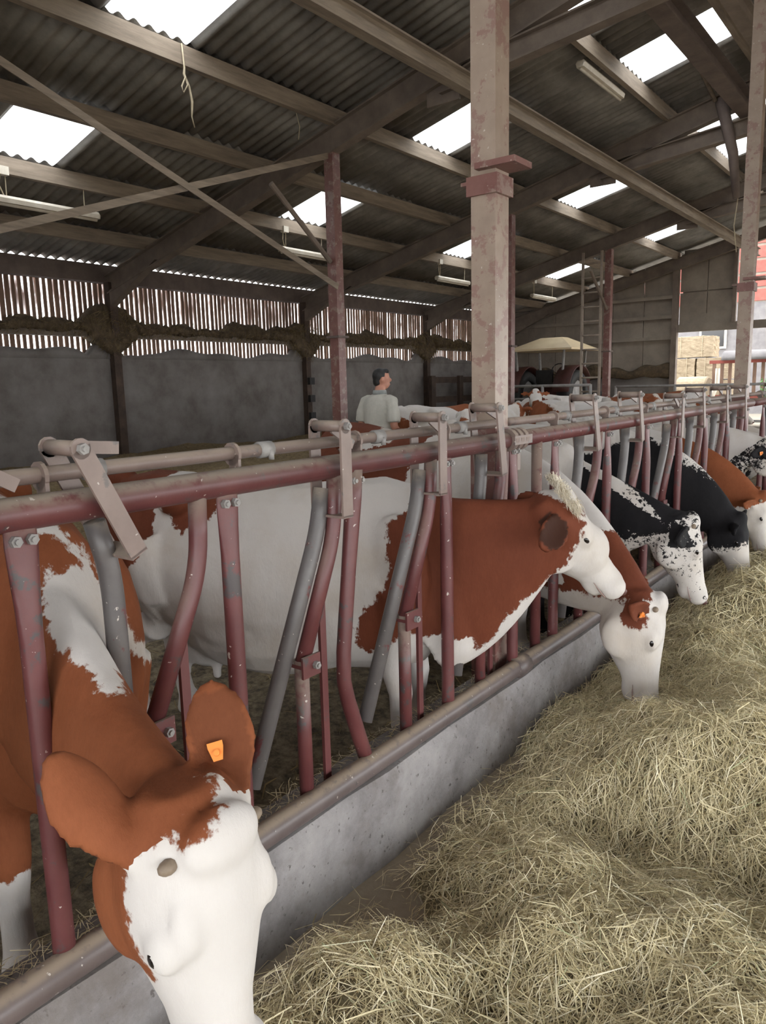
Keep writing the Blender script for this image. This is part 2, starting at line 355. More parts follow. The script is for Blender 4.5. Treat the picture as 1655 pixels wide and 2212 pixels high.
# inner posts (second row) with braces
def hpost(m, x, y, z0, z1, w=0.15, t=0.025):
    m.box(x - w / 2, x + w / 2, y - w / 2, y - w / 2 + t, z0, z1); m.box(x - w / 2, x + w / 2, y + w / 2 - t, y + w / 2, z0, z1); m.box(x - 0.012, x + 0.012, y - w / 2, y + w / 2, z0, z1)
IP = ['inner steel post of the nearest bay, left of the picture', 'slim mauve and brown steel post behind the man', 'inner steel post hidden behind the big fence post', 'steel post beside the ladder near the gable']
for k, y in enumerate(FY[1:5]):
    e = empty('inner_post', (-5.28, y, 0.1)); tag(e, IP[k], 'post', 'inner row of steel posts')
    top = roof_z(-5.28) - 0.5
    m = MB().box(-0.075, 0.075, -0.075, 0.075, 0.2, top - 0.1); m.build('shaft', 'postred', e)
    MB().box(-0.11, 0.11, -0.11, 0.11, 2.25, 2.28).build('collar_plate', 'dark_steel', e)
    if k in (1, 3):
        m = MB().tube([(0, -0.1, 3.25), (0, -1.15, 4.05)], 0.035, 8); m.build('knee_brace', 'rafter', e)
# crossing brace bars, left
tag(MB().beam((-5.2, 2.2, 5.02), (-5.2, 8.0, 3.02), 0.012, 0.075).build('brace_bar', 'purlin'), 'flat brace bar slanting down to the right across the left roof', 'brace')
tag(MB().beam((-5.28, 2.6, 2.83), (-5.28, 8.0, 4.70), 0.012, 0.075).build('brace_bar', 'purlin'), 'flat brace bar rising to the right to the mauve post top', 'brace')
# fence row posts
def fence_post(y, label, mt, i):
    e = empty('fence_post', (-0.11, y, 0.0)); tag(e, label, 'post', 'posts in the feed fence line')
    top = roof_z(-0.11) - 0.5
    b = MB().box(-0.06, 0.06, -0.06, 0.06, 0.0, top).build('shaft', mt, e)
    MB().box(-0.065, 0.065, -0.065, 0.065, 0.05, 1.50).build('red_sleeve', 'postred', e)
    m = MB().box(-0.075, 0.075, -0.075, 0.075, 2.50, 2.58); m.build('clamp_band', 'postred', e)
    m = MB().box(-0.02, 0.17, -0.10, 0.06, 2.60, 2.625); m.build('shelf_plate', 'postred', e)
    m = MB().box(-0.13, -0.06, -0.03, 0.03, 2.56, 2.575); m.build('lug', 'postred', e)
    return e
fence_post(3.05, 'big dusty steel post rising through the feed fence, nearest one', 'post', 0)
fence_post(8.05, 'steel post in the feed fence at the right edge', 'post', 1)
fence_post(13.05, 'farther steel post of the feed fence line', 'post', 2)
fence_post(-1.95, 'steel fence post behind the viewpoint', 'post', 3)
# hanging members by the right post
e = empty('hanging_tube', (-1.5, 13.0, 4.5)); tag(e, 'slanting steel tube hanging below the roof by the right post', 'tube')
MB().tube([(-0.15, -0.1, 1.35), (0.05, -0.05, 0.55), (0.12, 0, -0.1)], [0.09, 0.075, 0.05], 10).build('tube', 'dark_steel', e, True)
MB().tube([(-0.2, -0.2, 1.3), (-0.55, -1.0, 2.2)], 0.03, 8).build('stay', 'purlin', e, True)
MB().tube([(0.05, 0.0, 0.3), (0.14, 0.05, 0.0), (0.1, 0.02, -0.5), (0.16, 0.0, -0.9)], 0.008, 6).build('cable', 'twine', e)

# far gable: panels between rails, corner openings
gb = empty('wall_far'); tag(gb, 'brown boarded gable wall at the far end', None, None, 'structure')
gy = 23.2
zs = [0.0, 1.95, 2.82, 3.43, 3.98, 4.32]
m = MB().box(-10.85, -5.2, gy, gy + 0.15, -0.2, 1.9); m.build('concrete_base', 'wall', gb)
for i, (z0, z1) in enumerate(((1.9, 2.86), (2.90, 3.46), (3.50, 4.02), (4.06, 6.6))):
    for j in range(6):
        x0 = -10.85 + j * 0.945; x1 = x0 + 0.93
        t0 = min(z1, roof_z(x0) - 0.1); t1 = min(z1, roof_z(x1) - 0.1)
        if t1 <= z0 + 0.02: continue
        t0 = max(t0, z0 + 0.01)
        yy = gy - 0.02 * (i % 2)
        MB().add([(x0, yy, z0), (x1, yy, z0), (x1, yy + 0.04, z0), (x0, yy + 0.04, z0), (x0, yy, t0), (x1, yy, t1), (x1, yy + 0.04, t1), (x0, yy + 0.04, t0)], [(3, 2, 1, 0), (4, 5, 6, 7), (0, 1, 5, 4), (1, 2, 6, 5), (2, 3, 7, 6), (3, 0, 4, 7)]).build('gable_panel', 'gable', gb)
for i, (z0, z1) in enumerate(((3.50, 4.10), (4.14, 6.6))):      # over the doorway
    for j in range(2):
        x0 = -5.1 + j * 0.76; x1 = x0 + 0.74; t0 = min(z1, roof_z(x0) - 0.1); t1 = min(z1, roof_z(x1) - 0.1)
        MB().add([(x0, gy, z0), (x1, gy, z0), (x1, gy + 0.04, z0), (x0, gy + 0.04, z0), (x0, gy, t0), (x1, gy, t1), (x1, gy + 0.04, t1), (x0, gy + 0.04, t0)], [(3, 2, 1, 0), (4, 5, 6, 7), (0, 1, 5, 4), (1, 2, 6, 5), (2, 3, 7, 6), (3, 0, 4, 7)]).build('gable_panel', 'gable', gb)
MB().box(-5.1, 0.5, gy - 0.06, gy + 0.06, 3.0, 3.22).build('lintel', 'gable', gb)
MB().box(-5.1, -3.6, gy, gy + 0.04, 3.22, 3.5).build('gable_panel', 'gable', gb)
for z in (2.86, 3.46, 4.02): MB().box(-10.85, -5.2, gy - 0.14, gy - 0.02, z - 0.05, z + 0.05).build('gable_rail', 'gable', gb)
MB().box(-10.85, -5.2, gy + 0.06, gy + 0.1, 1.8, 4.2).build('backing', 'gable', gb); MB().box(-5.04, -3.6, gy + 0.05, gy + 0.09, 3.1, 5.3).build('backing', 'gable', gb)
MB().box(-5.28, -5.12, gy - 0.16, gy + 0.02, 0, 4.9).build('gable_post', 'rafter', gb)
MB().box(-3.66, -3.56, gy - 0.10, gy + 0.02, 3.2, 5.4).build('gable_post', 'rafter', gb)
R = []
for j in range(60):
    x = -10.5 + 5.2 * j / 59; h = 2.05 + 0.08 * math.sin(x * 3.1) + 0.05 * math.sin(x * 8)
    R.append([Vector((x, gy - 0.02, 1.72 + 0.04 * math.sin(x * 5))), Vector((x, gy - 0.14, 1.74 + 0.03 * math.sin(x * 9))), Vector((x, gy - 0.13, h - 0.03)), Vector((x, gy - 0.02, h))])
h = MB().rings(R).build('caught_hay', 'hairy_hay', gb, True); h['kind'] = 'stuff'
# unseen wall behind the viewpoint, kept closed so the left side stays dark
m = MB().box(-10.85, -1.0, -6.2, -6.0, -0.2, 4.0); tag(m.build('wall_near_light_block', 'gable'), 'unseen boarded wall at the near end, closed to keep the left dark', None, None, 'structure')

# unseen upper side wall added to keep side light off roof and purlins
m = MB().box(7.05, 7.2, -6.2, 23.4, 2.9, 5.75); tag(m.build('wall_right_light_block', 'gable'), 'unseen upper wall added across the alley to block high side light', None, None, 'structure')
m = MB().box(-1.0, 7.2, -6.2, -6.0, 3.0, 5.5).box(-10.85, -1, -6.2, -6.0, 4.0, 5.6); m.build('gable_light_block', 'gable', bpy.data.objects['wall_near_light_block'])  # unseen boards added over the near end to shut out high light
MB().box(-2.4, 7.2, gy, gy + 0.1, 3.2, 6.8).build('gable_light_block', 'gable', gb)  # unseen boards added right of the doorway, blocking high light from the far end
# ================================================================ feed fence
ZR, ZP = 1.447, 0.375
kerb = MB()
R = []
for j in range(121):
    y = -3 + 26 * j / 120
    e1 = 0.006 * math.sin(y * 7) + 0.004 * math.sin(y * 17)
    R.append([Vector((-0.13, y, -0.1)), Vector((0.085 + e1, y, -0.1)), Vector((0.08 + e1, y, 0.30)), Vector((0.065 + e1, y, 0.335)), Vector((-0.10, y, 0.345)), Vector((-0.13, y, 0.33))])
ko = kerb.rings(R).build('feed_kerb', 'kerb'); smooth_by_angle(ko, 0.6)
tag(ko, 'low grey concrete kerb under the feed fence', 'kerb')
p = MB().tube([(0.035, -3, ZP), (0.035, 1.6, ZP), (0.035, 2.9, ZP), (0.035, 13, ZP), (0.035, 23, ZP)], 0.04, 14).build('kerb_pipe', 'pipe', None, True)
tag(p, 'round steel pipe capping the concrete kerb', 'pipe')
MB().tube([(0.035, 3.02, ZP), (0.035, 3.12, ZP)], 0.05, 14).build('pipe_joint', 'pipe', p, True)

def flat_top_bar(z0, z1, bend=None):
    """straight bar: round tube pressed flat and drilled where it is bolted to the rail"""
    m = MB(); R = []
    zz = [z0, z0 + 0.08, z0 + 0.5, z1 - 0.26, z1 - 0.18, z1 - 0.10, z1 - 0.05, z1 + 0.015]
    wy = [0.028, 0.026, 0.026, 0.026, 0.029, 0.035, 0.038, 0.037]; wx = [0.028, 0.026, 0.026, 0.026, 0.021, 0.012, 0.009, 0.009]
    for z, a, b in zip(zz, wy, wx):
        yo = bend(z) if bend else 0
        R.append([Vector((math.cos(t) * b, yo + math.sin(t) * a, z)) for t in (2 * math.pi * q / 14 for q in range(14))])
    return m.rings(R)
def bent(pts, r, n=12, sub=6):
    P = [Vector((0, a, b)) for a, b in pts]; out = [P[0]]
    for i in range(1, len(P) - 1):
        a, b, c = P[i - 1], P[i], P[i + 1]; d = 0.09
        p0 = b + (a - b).normalized() * min(d, (a - b).length * 0.45); p2 = b + (c - b).normalized() * min(d, (c - b).length * 0.45)
        for q in range(sub + 1):
            t = q / sub; out.append(p0 * (1 - t) ** 2 + b * 2 * t * (1 - t) + p2 * t * t)
    out.append(P[-1]); return MB().tube(out, r, n, ref=(1, 0, 0))
def bolt_mesh():
    m = MB().tube([(0, 0, 0), (0.014, 0, 0)], 0.013, 6).tube([(0.014, 0, 0), (0.020, 0, 0)], 0.007, 8); me = m.mesh('bolt', False); me.materials.append(M['grey_steel']); return me
BOLT = bolt_mesh()
sh = {}
def shared(key, fn, mat, smooth=True):
    if key not in sh:
        me = fn().mesh(key if isinstance(key, str) else key[0], smooth); me.materials.append(M[mat]); sh[key] = me
    return sh[key]
def lockarm(e, yp, ang, W):
    """hinged locking arm: slanting tube turning on the pivot, fork straddling the rail"""
    a = empty('x', (0, 0, 0)); bpy.data.objects.remove(a)
    s = W / 0.57
    tube = place(shared(('lock_arm', W), lambda: bent([(-0.215 * s, -0.33), (0.135 * s, 0.41), (0.165 * s, 0.55)], 0.027), 'redgrey'), 'lock_arm', e, (-0.03, yp, 0.83)); tube.rotation_euler.x = ang
    def fk():
        m = MB()
        for x in (-0.055, 0.075): m.box(x, x + 0.008, -0.024, 0.024, -0.09, 0.20).tube([(x, 0, 0.20), (x + 0.008, 0, 0.20)], 0.024, 12)
        m.box(-0.055, 0.083, -0.024, 0.024, -0.092, -0.084); return m
    f = place(shared('guide_fork', fk, 'rod', False), 'guide_fork', tube, (0.02, 0.175 * s, 0.55))
    f.rotation_euler.x = 0.0
    place(shared('spacer', lambda: MB().tube([(-0.05, 0, 0), (0.075, 0, 0)], 0.018, 12), 'rod'), 'spacer', tube, (0.02, 0.175 * s, 0.75))
    place(BOLT, 'bolt', tube, (0.103, 0.175 * s, 0.75))
    place(shared('pawl', lambda: MB().beam((0, 0, 0), (0, 0.10, -0.06), 0.03, 0.008, up=(1, 0, 0)), 'rod', False), 'pawl', tube, (0.03, 0.195 * s, 0.74))
    return tube
def panel(y0, y1, S, label, states, wide=0.57, endbar=None, specials={}):
    e = empty('feed_fence', (0, y0, 0.34)); tag(e, label, 'feed fence', 'sections of locking feed fence')
    inv = (0, -y0, -0.34)
    def at(o, dy=0.0): o.location = Vector(o.location) + Vector(inv); return o
    r = at(MB().tube([(0, y0, ZR), (0, y0 + (y1 - y0) / 2, ZR + 0.003), (0, y1, ZR)], 0.038, 18).build('top_rail', 'red', e, True))
    r = at(MB().tube([(-0.055, y0, ZR + 0.075), (-0.055, y1, ZR + 0.075)], 0.019, 12).build('lock_rod', 'rod', e, True))
    yy = y0 + 0.35
    for i, s in enumerate(S):
        b = specials.get(i)
        if b: at(b().build('straight_bar', 'red', e, True))
        else: at(place(shared('straight_bar', lambda: flat_top_bar(ZP - 0.01, 1.43), 'red'), 'straight_bar', e, (0.012, s, 0)))
        for dy in (-0.018, 0.018):
            at(place(BOLT, 'bolt', e, (0.02, s + dy, 1.395)))
    for i, s in enumerate(S[:-1]):
        W = S[i + 1] - s; sc = W / 0.57
        yp = S[i + 1] - 0.285 * sc
        at(place(shared(('bent_bar', round(W, 2)), lambda: bent([(-0.0, 0.0), (0.185 * sc, 0.40), (0.195 * sc, 0.60)], 0.025), 'red'), 'bent_bar', e, (0.0, yp, 0.83)))
        at(place(shared('stub_bar', lambda: MB().tube([(0, 0, 0.36), (0, 0, 0.85)], 0.024, 12), 'red'), 'stub_bar', e, (0.0, yp, 0)))
        at(place(shared('thin_bar', lambda: MB().box(-0.006, 0.006, -0.014, 0.014, 0.36, 1.10), 'red', False), 'thin_bar', e, (-0.02, yp + 0.128 * sc, 0)))
        def brk():
            return MB().box(-0.045, 0.035, -0.03, 0.03, -0.006, 0.006).box(0.028, 0.036, -0.035, 0.045, -0.035, 0.035)
        bk = at(place(shared('pivot_bracket', brk, 'red', False), 'pivot_bracket', e, (0.0, yp + 0.005, 0.835)))
        place(BOLT, 'bolt', bk, (0.036, 0.02, 0.0))
        st = states[i] if i < len(states) else 0
        at(lockarm(e, yp, st, round(W, 3)))
        # guide rings and rod clamps
        g = at(place(shared('guide_ring', lambda: MB().tube([(0, -0.005, 0), (0, 0.005, 0)], 0.034, 14).box(-0.01, 0.03, -0.005, 0.005, -0.05, 0.0), 'rod', False), 'guide_ring', e, (-0.055, s + 0.09 * sc, ZR + 0.072)))
        c = at(place(shared('rod_clamp', lambda: MB().tube([(0, -0.025, 0), (0, 0.025, 0)], 0.025, 12).tube([(0.02, 0.01, -0.03), (0.02, 0.01, 0.0)], 0.009, 8), 'grey_steel'), 'rod_clamp', e, (-0.055, s + 0.22 * sc, ZR + 0.075)))
    if endbar is not None:
        at(place(shared('end_bar', lambda: MB().tube([(0, 0, 0.35), (0, 0, ZR)], 0.026, 12), 'red'), 'end_bar', e, (0, endbar, 0)))
    return e
def bent_bar3():
    pts = [(0.012, 1.939, 0.375), (0.012, 1.90, 0.48), (0.012, 1.845, 0.64), (0.012, 1.826, 0.72), (0.012, 1.830, 0.82), (0.012, 1.87, 1.10), (0.012, 1.905, 1.33), (0.012, 1.913, 1.43)]
    return MB().tube(pts, [0.026, 0.027, 0.026, 0.025, 0.025, 0.025, 0.028, 0.03], 12)
panel(-1.9, 2.985, [-1.50, -0.93, -0.36, 0.21, 0.783, 1.362, 1.913, 2.48, 3.05][0:8] + [3.045], 'nearest section of dusty red locking feed fence, before the big post', [0, 0, 0, 0, 0.45, 0, 0, 0.17], specials={6: bent_bar3})
panel(3.12, 7.97, [3.49, 4.20, 4.89, 5.60, 6.30, 7.0, 7.7], 'second section of red locking feed fence, between the two posts', [0.28, 0.25, 0.0, 0.24, 0.22, 0.25], endbar=3.31)
panel(8.13, 12.97, [8.5, 9.2, 9.9, 10.6, 11.3, 12.0, 12.7], 'farthest red feed fence section beyond the right post', [0.25, 0.2, 0, 0.2, 0.2, 0.1])
m = MB()
for q in range(3): m.tube([(0.0 + 0.0 * q, 3.0 + 0.05 * q, ZR), (0, 3.03 + 0.05 * q, ZR)], 0.052, 14)
m.box(-0.06, 0.05, 2.99, 3.16, ZR - 0.02, ZR + 0.02).box(-0.02, 0.02, 3.07, 3.10, ZR - 0.14, ZR)
tag(m.build('rail_coupling', 'rod'), 'rusty chain and collar coupling of the top rails at the big post', 'coupling')
# ================================================================ hay
def hay_z(x, y):
    g = lambda cx, cy, sx, sy, h: h * math.exp(-((x - cx) / sx) ** 2 - ((y - cy) / sy) ** 2)
    z = 0.05
    z += g(1.15, 3.35, 0.62, 0.75, 0.26) + g(0.75, 5.0, 0.6, 0.9, 0.30) + g(0.55, 2.85, 0.25, 0.5, 0.08) + g(0.6, 6.6, 0.6, 1.2, 0.26) + g(0.5, 9, 0.6, 1.6, 0.22)
    z += g(1.1, 1.9, 0.45, 0.35, 0.10) + g(0.95, 1.15, 0.5, 0.35, 0.10) + g(0.45, 1.35, 0.22, 0.3, 0.07) + g(1.7, 2.4, 0.5, 0.8, 0.12)
    z += g(1.0, 2.95, 0.42, 0.26, 0.11) + g(1.45, 1.55, 0.3, 0.3, 0.07)
    z -= g(0.78, 2.42, 0.34, 0.17, 0.10) + g(1.25, 2.45, 0.3, 0.2, 0.05) + g(0.30, 1.75, 0.14, 0.16, 0.08)
    z += 0.036 * math.sin(5.1 * x + 2.2 * y) * math.sin(4.3 * y - 1.1 * x) + 0.026 * math.sin(11 * x - 3 * y + 1) * math.sin(9 * y + 2 * x) + 0.016 * math.sin(23 * x + 5 * y) * math.sin(21 * y - 6 * x)
    e = min(max((x - 0.06) / 0.26, 0), 1); e = e * e * (3 - 2 * e)
    if y < 3.0: z = z * e + (1 - e) * (-0.02)
    else: z = z * (0.5 + 0.5 * e)
    r = min(max((2.9 - x) / 0.8, 0), 1); z = z * r - 0.02 * (1 - r)
    return z
V = []; Fc = []; nx, ny = 95, 340
for i in range(nx + 1):
    for j in range(ny + 1):
        x = 0.085 + 2.9 * i / nx; y = -0.6 + 15.5 * (j / ny) ** 1.35
        V.append((x, y, hay_z(x, y) - 0.012))
for i in range(nx):
    for j in range(ny):
        a = i * (ny + 1) + j; Fc.append((a, a + ny + 1, a + ny + 2, a + 1))
hay = MB().add(V, Fc).build('hay_heap', 'hay_bed', None, True)
tag(hay, 'loose dry hay spread along the feeding alley', 'hay', None, 'stuff')

def strands(name, mat, N, sampler, zfun, length, width, lift, parent=None, seed=1, tilt=0.35):
    rs = np.random.RandomState(seed)
    X, Y = sampler(rs, N); N = len(X)
    hf = np.vectorize(zfun)
    Z = hf(X, Y); e = 0.03
    gx = (hf(X + e, Y) - Z) / e; gy = (hf(X, Y + e) - Z) / e
    A = rs.uniform(0, 2 * np.pi, N); L = length[0] + (length[1] - length[0]) * rs.rand(N) ** 1.6
    W = width[0] + (width[1] - width[0]) * rs.rand(N) ** 2
    dx, dy = np.cos(A), np.sin(A); t = rs.normal(0, tilt, N); dz = np.clip(gx * dx + gy * dy, -1.5, 1.5) + t
    nrm = np.sqrt(1 + dz * dz); D = np.stack([dx, dy, dz], 1) / nrm[:, None]
    S = np.stack([-dy, dx, rs.normal(0, 0.5, N)], 1); S /= np.linalg.norm(S, axis=1)[:, None]
    B = np.stack([rs.normal(0, 0.16, N), rs.normal(0, 0.16, N), rs.uniform(-0.10, 0.16, N)], 1) * L[:, None]
    C0 = np.stack([X, Y, Z + rs.uniform(lift[0], lift[1], N) + 0.2 * np.abs(D[:, 2]) * L * 0.5], 1)
    P0 = C0 - D * L[:, None] / 2; P2 = C0 + D * L[:, None] / 2; P1 = C0 + B
    w = (S * W[:, None]) / 2
    vs = np.stack([P0 - w * .7, P0 + w * .7, P1 - w, P1 + w, P2 - w * .4, P2 + w * .4], 1).reshape(-1, 3)
    b = np.arange(N)[:, None] * 6
    quads = np.stack([b + 0, b + 1, b + 3, b + 2, b + 2, b + 3, b + 5, b + 4], 2).reshape(-1)
    me = bpy.data.meshes.new(name); me.vertices.add(N * 6); me.vertices.foreach_set('co', vs.astype(np.float32).ravel())
    me.loops.add(N * 8); me.loops.foreach_set('vertex_index', quads.astype(np.int32))
    me.polygons.add(N * 2); me.polygons.foreach_set('loop_start', (np.arange(N * 2) * 4).astype(np.int32)); 
    try: me.polygons.foreach_set('loop_total', np.full(N * 2, 4, np.int32))
    except Exception: pass
    me.update(calc_edges=True)
    at = me.attributes.new('tint', 'FLOAT', 'POINT'); at.data.foreach_set('value', np.repeat(np.clip(rs.normal(0.5, 0.22, N), 0, 1), 6).astype(np.float32))
    me.materials.append(M[mat]); o = bpy.data.objects.new(name, me); col.objects.link(o); o.parent = parent; o['kind'] = 'stuff'; return o
def s_near(rs, N):
    x = rs.uniform(0.1, 2.2, N * 2); y = 0.3 + 4.2 * rs.rand(N * 2) ** 1.0
    bare = np.exp(-((x - 0.30) / 0.16) ** 2 - ((y - 1.72) / 0.22) ** 2) + np.exp(-((x - 0.52) / 0.14) ** 2 - ((y - 1.22) / 0.10) ** 2) * 0.8
    edge = np.clip((x - 0.07) / 0.30, 0, 1); edge = np.where(y > 2.9, 1, edge)
    k = rs.rand(N * 2) < (edge ** 1.5) * (1 - 0.93 * np.clip(bare, 0, 1)); x, y = x[k], y[k]; return x[:N], y[:N]
def s_far(rs, N):
    x = rs.uniform(0.1, 2.6, N); y = 4.3 + 9.5 * rs.rand(N) ** 1.5; return x, y
strands('hay_stems', 'hay', 120000, s_near, hay_z, (0.04, 0.19), (0.0015, 0.0042), (-0.008, 0.035), hay, 3)
strands('hay_stems', 'hay', 46000, s_far, hay_z, (0.06, 0.22), (0.003, 0.0065), (-0.005, 0.04), hay, 4)
# straw on the muck and on the kerb ledge
mk = strands('muck_straw', 'straw', 16000, lambda rs, N: (-0.2 - 10.2 * rs.rand(N) ** 1.3, 0.3 + 18 * rs.rand(N)), muck_z, (0.04, 0.2), (0.003, 0.008), (0.0, 0.02), bpy.data.objects['floor.001'], 5, 0.2)
lg = strands('ledge_straw', 'hay', 2600, lambda rs, N: (-0.13 + 0.13 * rs.rand(N), 0.4 + 7.5 * rs.rand(N) ** 1.3), lambda x, y: 0.348, (0.02, 0.09), (0.0015, 0.004), (0.0, 0.012), ko, 6, 0.2)
# ================================================================ cows
def coat_mat(name, dark1, dark2, white=lin(200, 194, 189), muzzle=lin(196, 160, 146), speck=0.0):
    k = NT(name, 0.72)
    p = k.attr('patch')
    n1 = k.math('SUBTRACT', k.noise(16, 6, 0.65), 0.5); n2 = k.math('SUBTRACT', k.noise(75, 3, 0.6, stretch=(1, 1, 0.35)), 0.5)
    v = k.math('ADD', p, k.math('ADD', k.math('MULTIPLY', n1, 0.10), k.math('MULTIPLY', n2, 0.035)))
    sp = k.math('MULTIPLY', k.attr('speck'), k.math('SUBTRACT', k.noise(42, 4, 0.75), 0.5))
    v = k.math('ADD', v, k.math('MULTIPLY', sp, 1.0))
    m = k.smooth(v, -0.006, 0.006)
    dk = k.ramp(k.noise(4, 8, 0.7, stretch=(1, 1, 0.6)), [(0.3, dark1), (0.7, dark2)])
    dk = k.mix(k.math('MULTIPLY', k.noise(120, 4, 0.7, stretch=(1, 1, 0.25)), 0.35), dk, tuple(a * 0.45 for a in dark1[:3]) + (1,))
    wt = k.mix(k.smooth(k.noise(2.6, 6, 0.6), 0.42, 0.75), white, tuple(a * b for a, b in zip(white, (0.88, 0.83, 0.76, 1))))
    c = k.mix(m, wt, dk)
    c = k.mix(k.attr('muz'), c, muzzle)
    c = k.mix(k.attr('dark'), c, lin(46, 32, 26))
    k.color(c); k.b.inputs['Specular IOR Level'].default_value = 0.12
    k.bump(k.math('ADD', k.math('MULTIPLY', k.noise(130, 5, 0.75, stretch=(1, 1, 0.25)), 0.16), k.math('MULTIPLY', k.noise(7, 4, 0.55, stretch=(1, 1, 0.6)), 1.0)), 0.45, 0.022)
    return k.m
M['coat_red'] = coat_mat('red_pied_coat', lin(122, 69, 43), lin(144, 86, 56))
M['coat_rust'] = coat_mat('rust_pied_coat', lin(100, 53, 37), lin(120, 67, 47))
M['coat_black'] = coat_mat('black_pied_coat', lin(26, 25, 27), lin(40, 38, 40), muzzle=lin(34, 30, 30))
k = NT('eye', 0.12); k.color((0.012, 0.009, 0.008, 1)); M['eye'] = k.m
k = NT('tag_orange', 0.45); k.color(lin(236, 140, 60)); M['tag'] = k.m
M['horn'] = mat_noise('horn_bud', [(0.3, lin(116, 100, 84)), (0.7, lin(140, 124, 106))], 30, 0.6, 0.2)
M['tuft'] = strand_mat('poll_hair', [(0.0, lin(196, 182, 156)), (1.0, lin(236, 228, 212))])
M['mouth'] = mat_noise('mouth_line', [(0.3, lin(128, 104, 98)), (0.7, lin(150, 126, 118))], 30, 0.6, 0)
M['nostril'] = mat_noise('nostril', [(0.3, lin(70, 46, 42)), (0.7, lin(96, 62, 56))], 30, 0.5, 0)
M['hoof'] = mat_noise('hoof', [(0.3, lin(60, 52, 44)), (0.7, lin(84, 74, 62))], 20, 0.7, 0.2)

def sec(T, B, hw, tan, n=20, taper=0.14, lat=None):
    c = (T + B) / 2; v = (T - B) / 2
    if lat is None:
        lat = tan.cross(v); lat = lat.normalized() if lat.length > 1e-6 else Vector((0, 1, 0))
    out = []
    for q in range(n):
        t = 2 * math.pi * q / n; ct, st = math.cos(t), math.sin(t)
        out.append(c + v * ct + lat * hw * st * (1 - taper * ct))
    return out
TRUNK = [(0.22, 1.10, 0.66, 0.08), (0.17, 1.18, 0.56, 0.145), (0.10, 1.27, 0.47, 0.215), (-0.08, 1.315, 0.43, 0.25), (-0.32, 1.29, 0.42, 0.295), (-0.60, 1.28, 0.40, 0.345), (-0.88, 1.29, 0.42, 0.355), (-1.12, 1.325, 0.52, 0.325), (-1.32, 1.335, 0.62, 0.285), (-1.50, 1.30, 0.72, 0.225), (-1.60, 1.22, 0.82, 0.14), (-1.64, 1.12, 0.92, 0.06)]
HEAD = [(-0.05, -0.02, -0.13, 0.065), (0.0, 0.025, -0.18, 0.098), (0.06, 0.042, -0.225, 0.112), (0.12, 0.042, -0.245, 0.118), (0.18, 0.032, -0.24, 0.114), (0.25, 0.018, -0.205, 0.092), (0.33, 0.004, -0.168, 0.070), (0.40, -0.004, -0.150, 0.064), (0.45, -0.004, -0.125, 0.076), (0.485, -0.015, -0.115, 0.074), (0.51, -0.045, -0.10, 0.045)]
def bez(a, b, c, t): return a * (1 - t) ** 2 + b * 2 * t * (1 - t) + c * t * t

